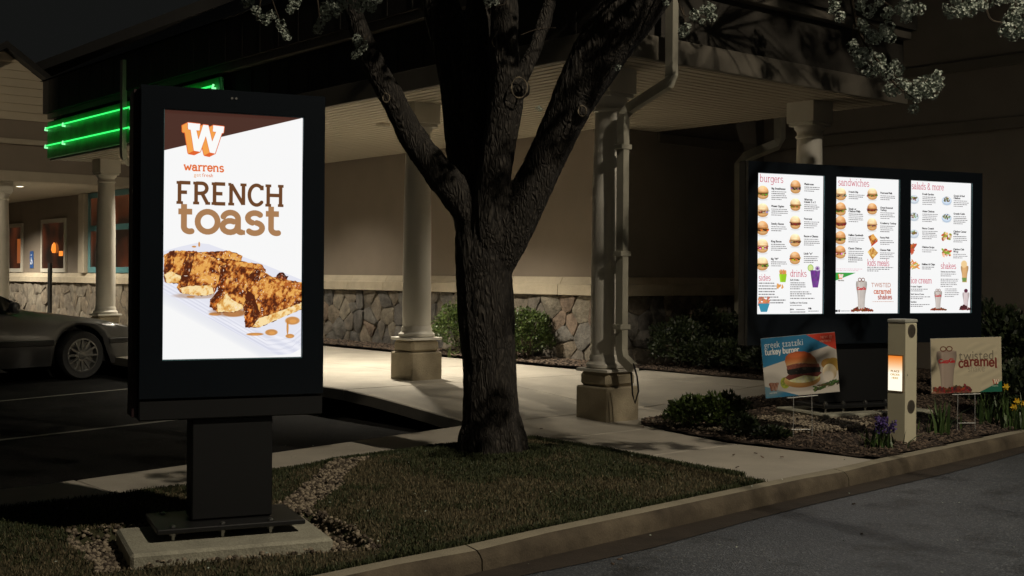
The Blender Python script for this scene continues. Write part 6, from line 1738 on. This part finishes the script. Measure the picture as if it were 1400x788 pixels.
def wheel(x, y):
    s = 1 if y > 0 else -1; M_ = Matrix.Translation((x, y, WR)) @ Matrix.Rotation(R(90), 4, 'X')
    t = MB().lathe([(.215, -.09), (.30, -.10), (.322, -.07), (WR, 0), (.322, .07), (.30, .10), (.215, .09), (.20, .0)], 36, M_, cap=False).build('tyre', M['rubber'], None, True)
    w = empty('wheel', (0, 0, 0)); w.parent = car; t.parent = w
    r_ = MB().lathe([(.218, .088), (.226, .096), (.210, .096), (.200, .02), (.05, .0)], 36, Matrix.Translation((x, y, WR)) @ Matrix.Rotation(R(90) if s < 0 else R(-90), 4, 'X'), cap=False)
    for k in range(12):
        a_ = k * math.pi / 6; c_, s2 = math.cos(a_), math.sin(a_)
        p = lambda r, o, e: (x + (c_*r - s2*o), y + s*e, WR + (s2*r + c_*o))
        r_.add([p(.05, -.018, .075), p(.05, .018, .075), p(.212, .010, .092), p(.212, -.010, .092), p(.05, -.018, .05), p(.05, .018, .05), p(.212, .010, .07), p(.212, -.010, .07)], [(0,1,2,3), (0,1,5,4), (1,2,6,5), (2,3,7,6), (3,0,4,7)])
    r_.lathe([(.0, .085), (.05, .082), (.055, .05)], 16, Matrix.Translation((x, y, WR)) @ Matrix.Rotation(R(90) if s < 0 else R(-90), 4, 'X'), cap=False)
    r_.build('rim', M['alloy'], w)
for wx_ in wx:
    for y in (-.80, .80): wheel(wx_, y)
    MB().tube([(wx_ + .0, -.55, WR), (wx_, .55, WR)], .38, 24).build('wheel_well', M['car_dark'], car)
# black rub strips, mirror, lamps, door handle
for x0, x1 in ((-.56, -.02), (-3.25, -1.38)):
    n = 8; v = []
    for k in range(n + 1):
        x = x0 + (x1 - x0) * k / n; h = half(-x); y = -max(h[1][0], h[2][0]) * 1.004
        v += [(x, y, .47), (x, y - .014, .48), (x, y - .014, .535), (x, y, .545)]
    f = [(4*k+j, 4*k+j+1, 4*k+j+5, 4*k+j+4) for k in range(n) for j in range(3)]
    MB().add(v, f).build('rub_strip', M['car_dark'], car)
mr = MB().lathe([(.0, -.09), (.05, -.085), (.072, -.05), (.075, 0), (.07, .05), (.04, .07), (0, .072)], 14, Matrix.Translation((-1.98, -1.0, .975)) @ Matrix.Rotation(R(90), 4, 'X') @ Matrix.Scale(.75, 4, (1, 0, 0)))
mi_ = mr.build('wing_mirror', M['car'], car, True)
MB().tube([(-2.0, -.86, .93), (-2.0, -.95, .95)], .02, 8).build('mirror_arm', M['car_dark'], mi_)
for s in (-1, 1):
    MB().add([(-.03, s*.50, .50), (-.03, s*.74, .50), (-.34, s*.885, .52), (-.34, s*.88, .64), (-.10, s*.74, .635), (-.06, s*.5, .62)], [(0, 1, 4, 5), (1, 2, 3, 4)]).build('headlight', M['headlamp'], car)
    MB().add([(-4.76, s*.45, .66), (-4.76, s*.80, .66), (-4.60, s*.86, .66), (-4.60, s*.855, .82), (-4.74, s*.78, .84), (-4.75, s*.45, .84)], [(0, 1, 4, 5), (1, 2, 3, 4)]).build('tail_light', mat('tail_lamp_red', (.2, .01, .01), .3), car)
MB().cbox(-.02, .02, -.45, .45, .40, .50, .01).build('grille', M['car_dark'], car)
MB().tube([(-2.75, -.905, .74), (-2.60, -.925, .745), (-2.58, -.905, .745)], .014, 6).build('door_handle', M['car'], car)
for z_, x0 in ((.25, -1.40), (.25, -2.9)):
    pass

# ================================================================== SMALL STREET THINGS
p = at(68, 412, 27.0)
bp0 = MB().tube([(0, 0, 0), (0, 0, 1.42)], .05, 12); o = bp0.build('slim_post', M['black'], None, True); o.location = (p.x, p.y, .1)
tag(o, 'slim black post standing before the lit window at far left', 'post')

# pole lamp of the lane, outside the picture on the right: it lights the lawn and kerb
sl = empty('street_lamp', (LAMP_POS[0] + .9, LAMP_POS[1], -.1), 0, label='tall dark lane lamp post right of the camera', category='street lamp')
MB().lathe([(.16, 0), (.16, .5), (.07, .52), (.045, LAMP_POS[2] + .3)], 16).build('pole', M['black'], sl)
MB().tube([(0, 0, LAMP_POS[2] + .22), (-.7, 0, LAMP_POS[2] + .30)], .03, 8).build('arm', M['black'], sl)
MB().cbox(-1.25, -.65, -.17, .17, LAMP_POS[2] + .22, LAMP_POS[2] + .34, .01).build('lamp_head', M['black'], sl)
MB().box(-1.2, -.72, -.13, .13, LAMP_POS[2] + .205, LAMP_POS[2] + .215).build('lens', M['bulb'], sl)
lp = add_light('lane_lamp', 'SPOT', (LAMP_POS[0], LAMP_POS[1], LAMP_POS[2] + .08), LAMP_E, (1.0, .87, .68), None, spot_size=R(70), spot_blend=1.0, shadow_soft_size=.12)
d_ = Vector((1.7, 7.6, 0)) - Vector(LAMP_POS); lp.rotation_euler = d_.to_track_quat('-Z', 'Y').to_euler()

# added pole lamp, unseen at the far left, to brighten the porch gable
s2 = (-17.0, 9.0, 7.0)
sl2 = empty('street_lamp', (s2[0] - .9, s2[1], -.1), 0, label='added unseen lamp post at the far left, lighting the porch gable', category='street lamp')
MB().lathe([(.16, 0), (.16, .5), (.07, .52), (.045, s2[2] + .3)], 16).build('pole', M['black'], sl2)
MB().tube([(0, 0, s2[2] + .22), (.7, 0, s2[2] + .30)], .03, 8).build('arm', M['black'], sl2)
MB().cbox(.65, 1.25, -.17, .17, s2[2] + .22, s2[2] + .34, .01).build('lamp_head', M['black'], sl2)
MB().box(.72, 1.2, -.13, .13, s2[2] + .205, s2[2] + .215).build('lens', M['bulb'], sl2)
lp2 = add_light('lane_lamp', 'SPOT', (s2[0], s2[1], s2[2] + .08), GABLE_FILL_E, (1.0, .84, .60), None, spot_size=R(40), spot_blend=.6, shadow_soft_size=.07)
d_ = Vector((-10.5, 25, 4.6)) - Vector(s2); lp2.rotation_euler = d_.to_track_quat('-Z', 'Y').to_euler()
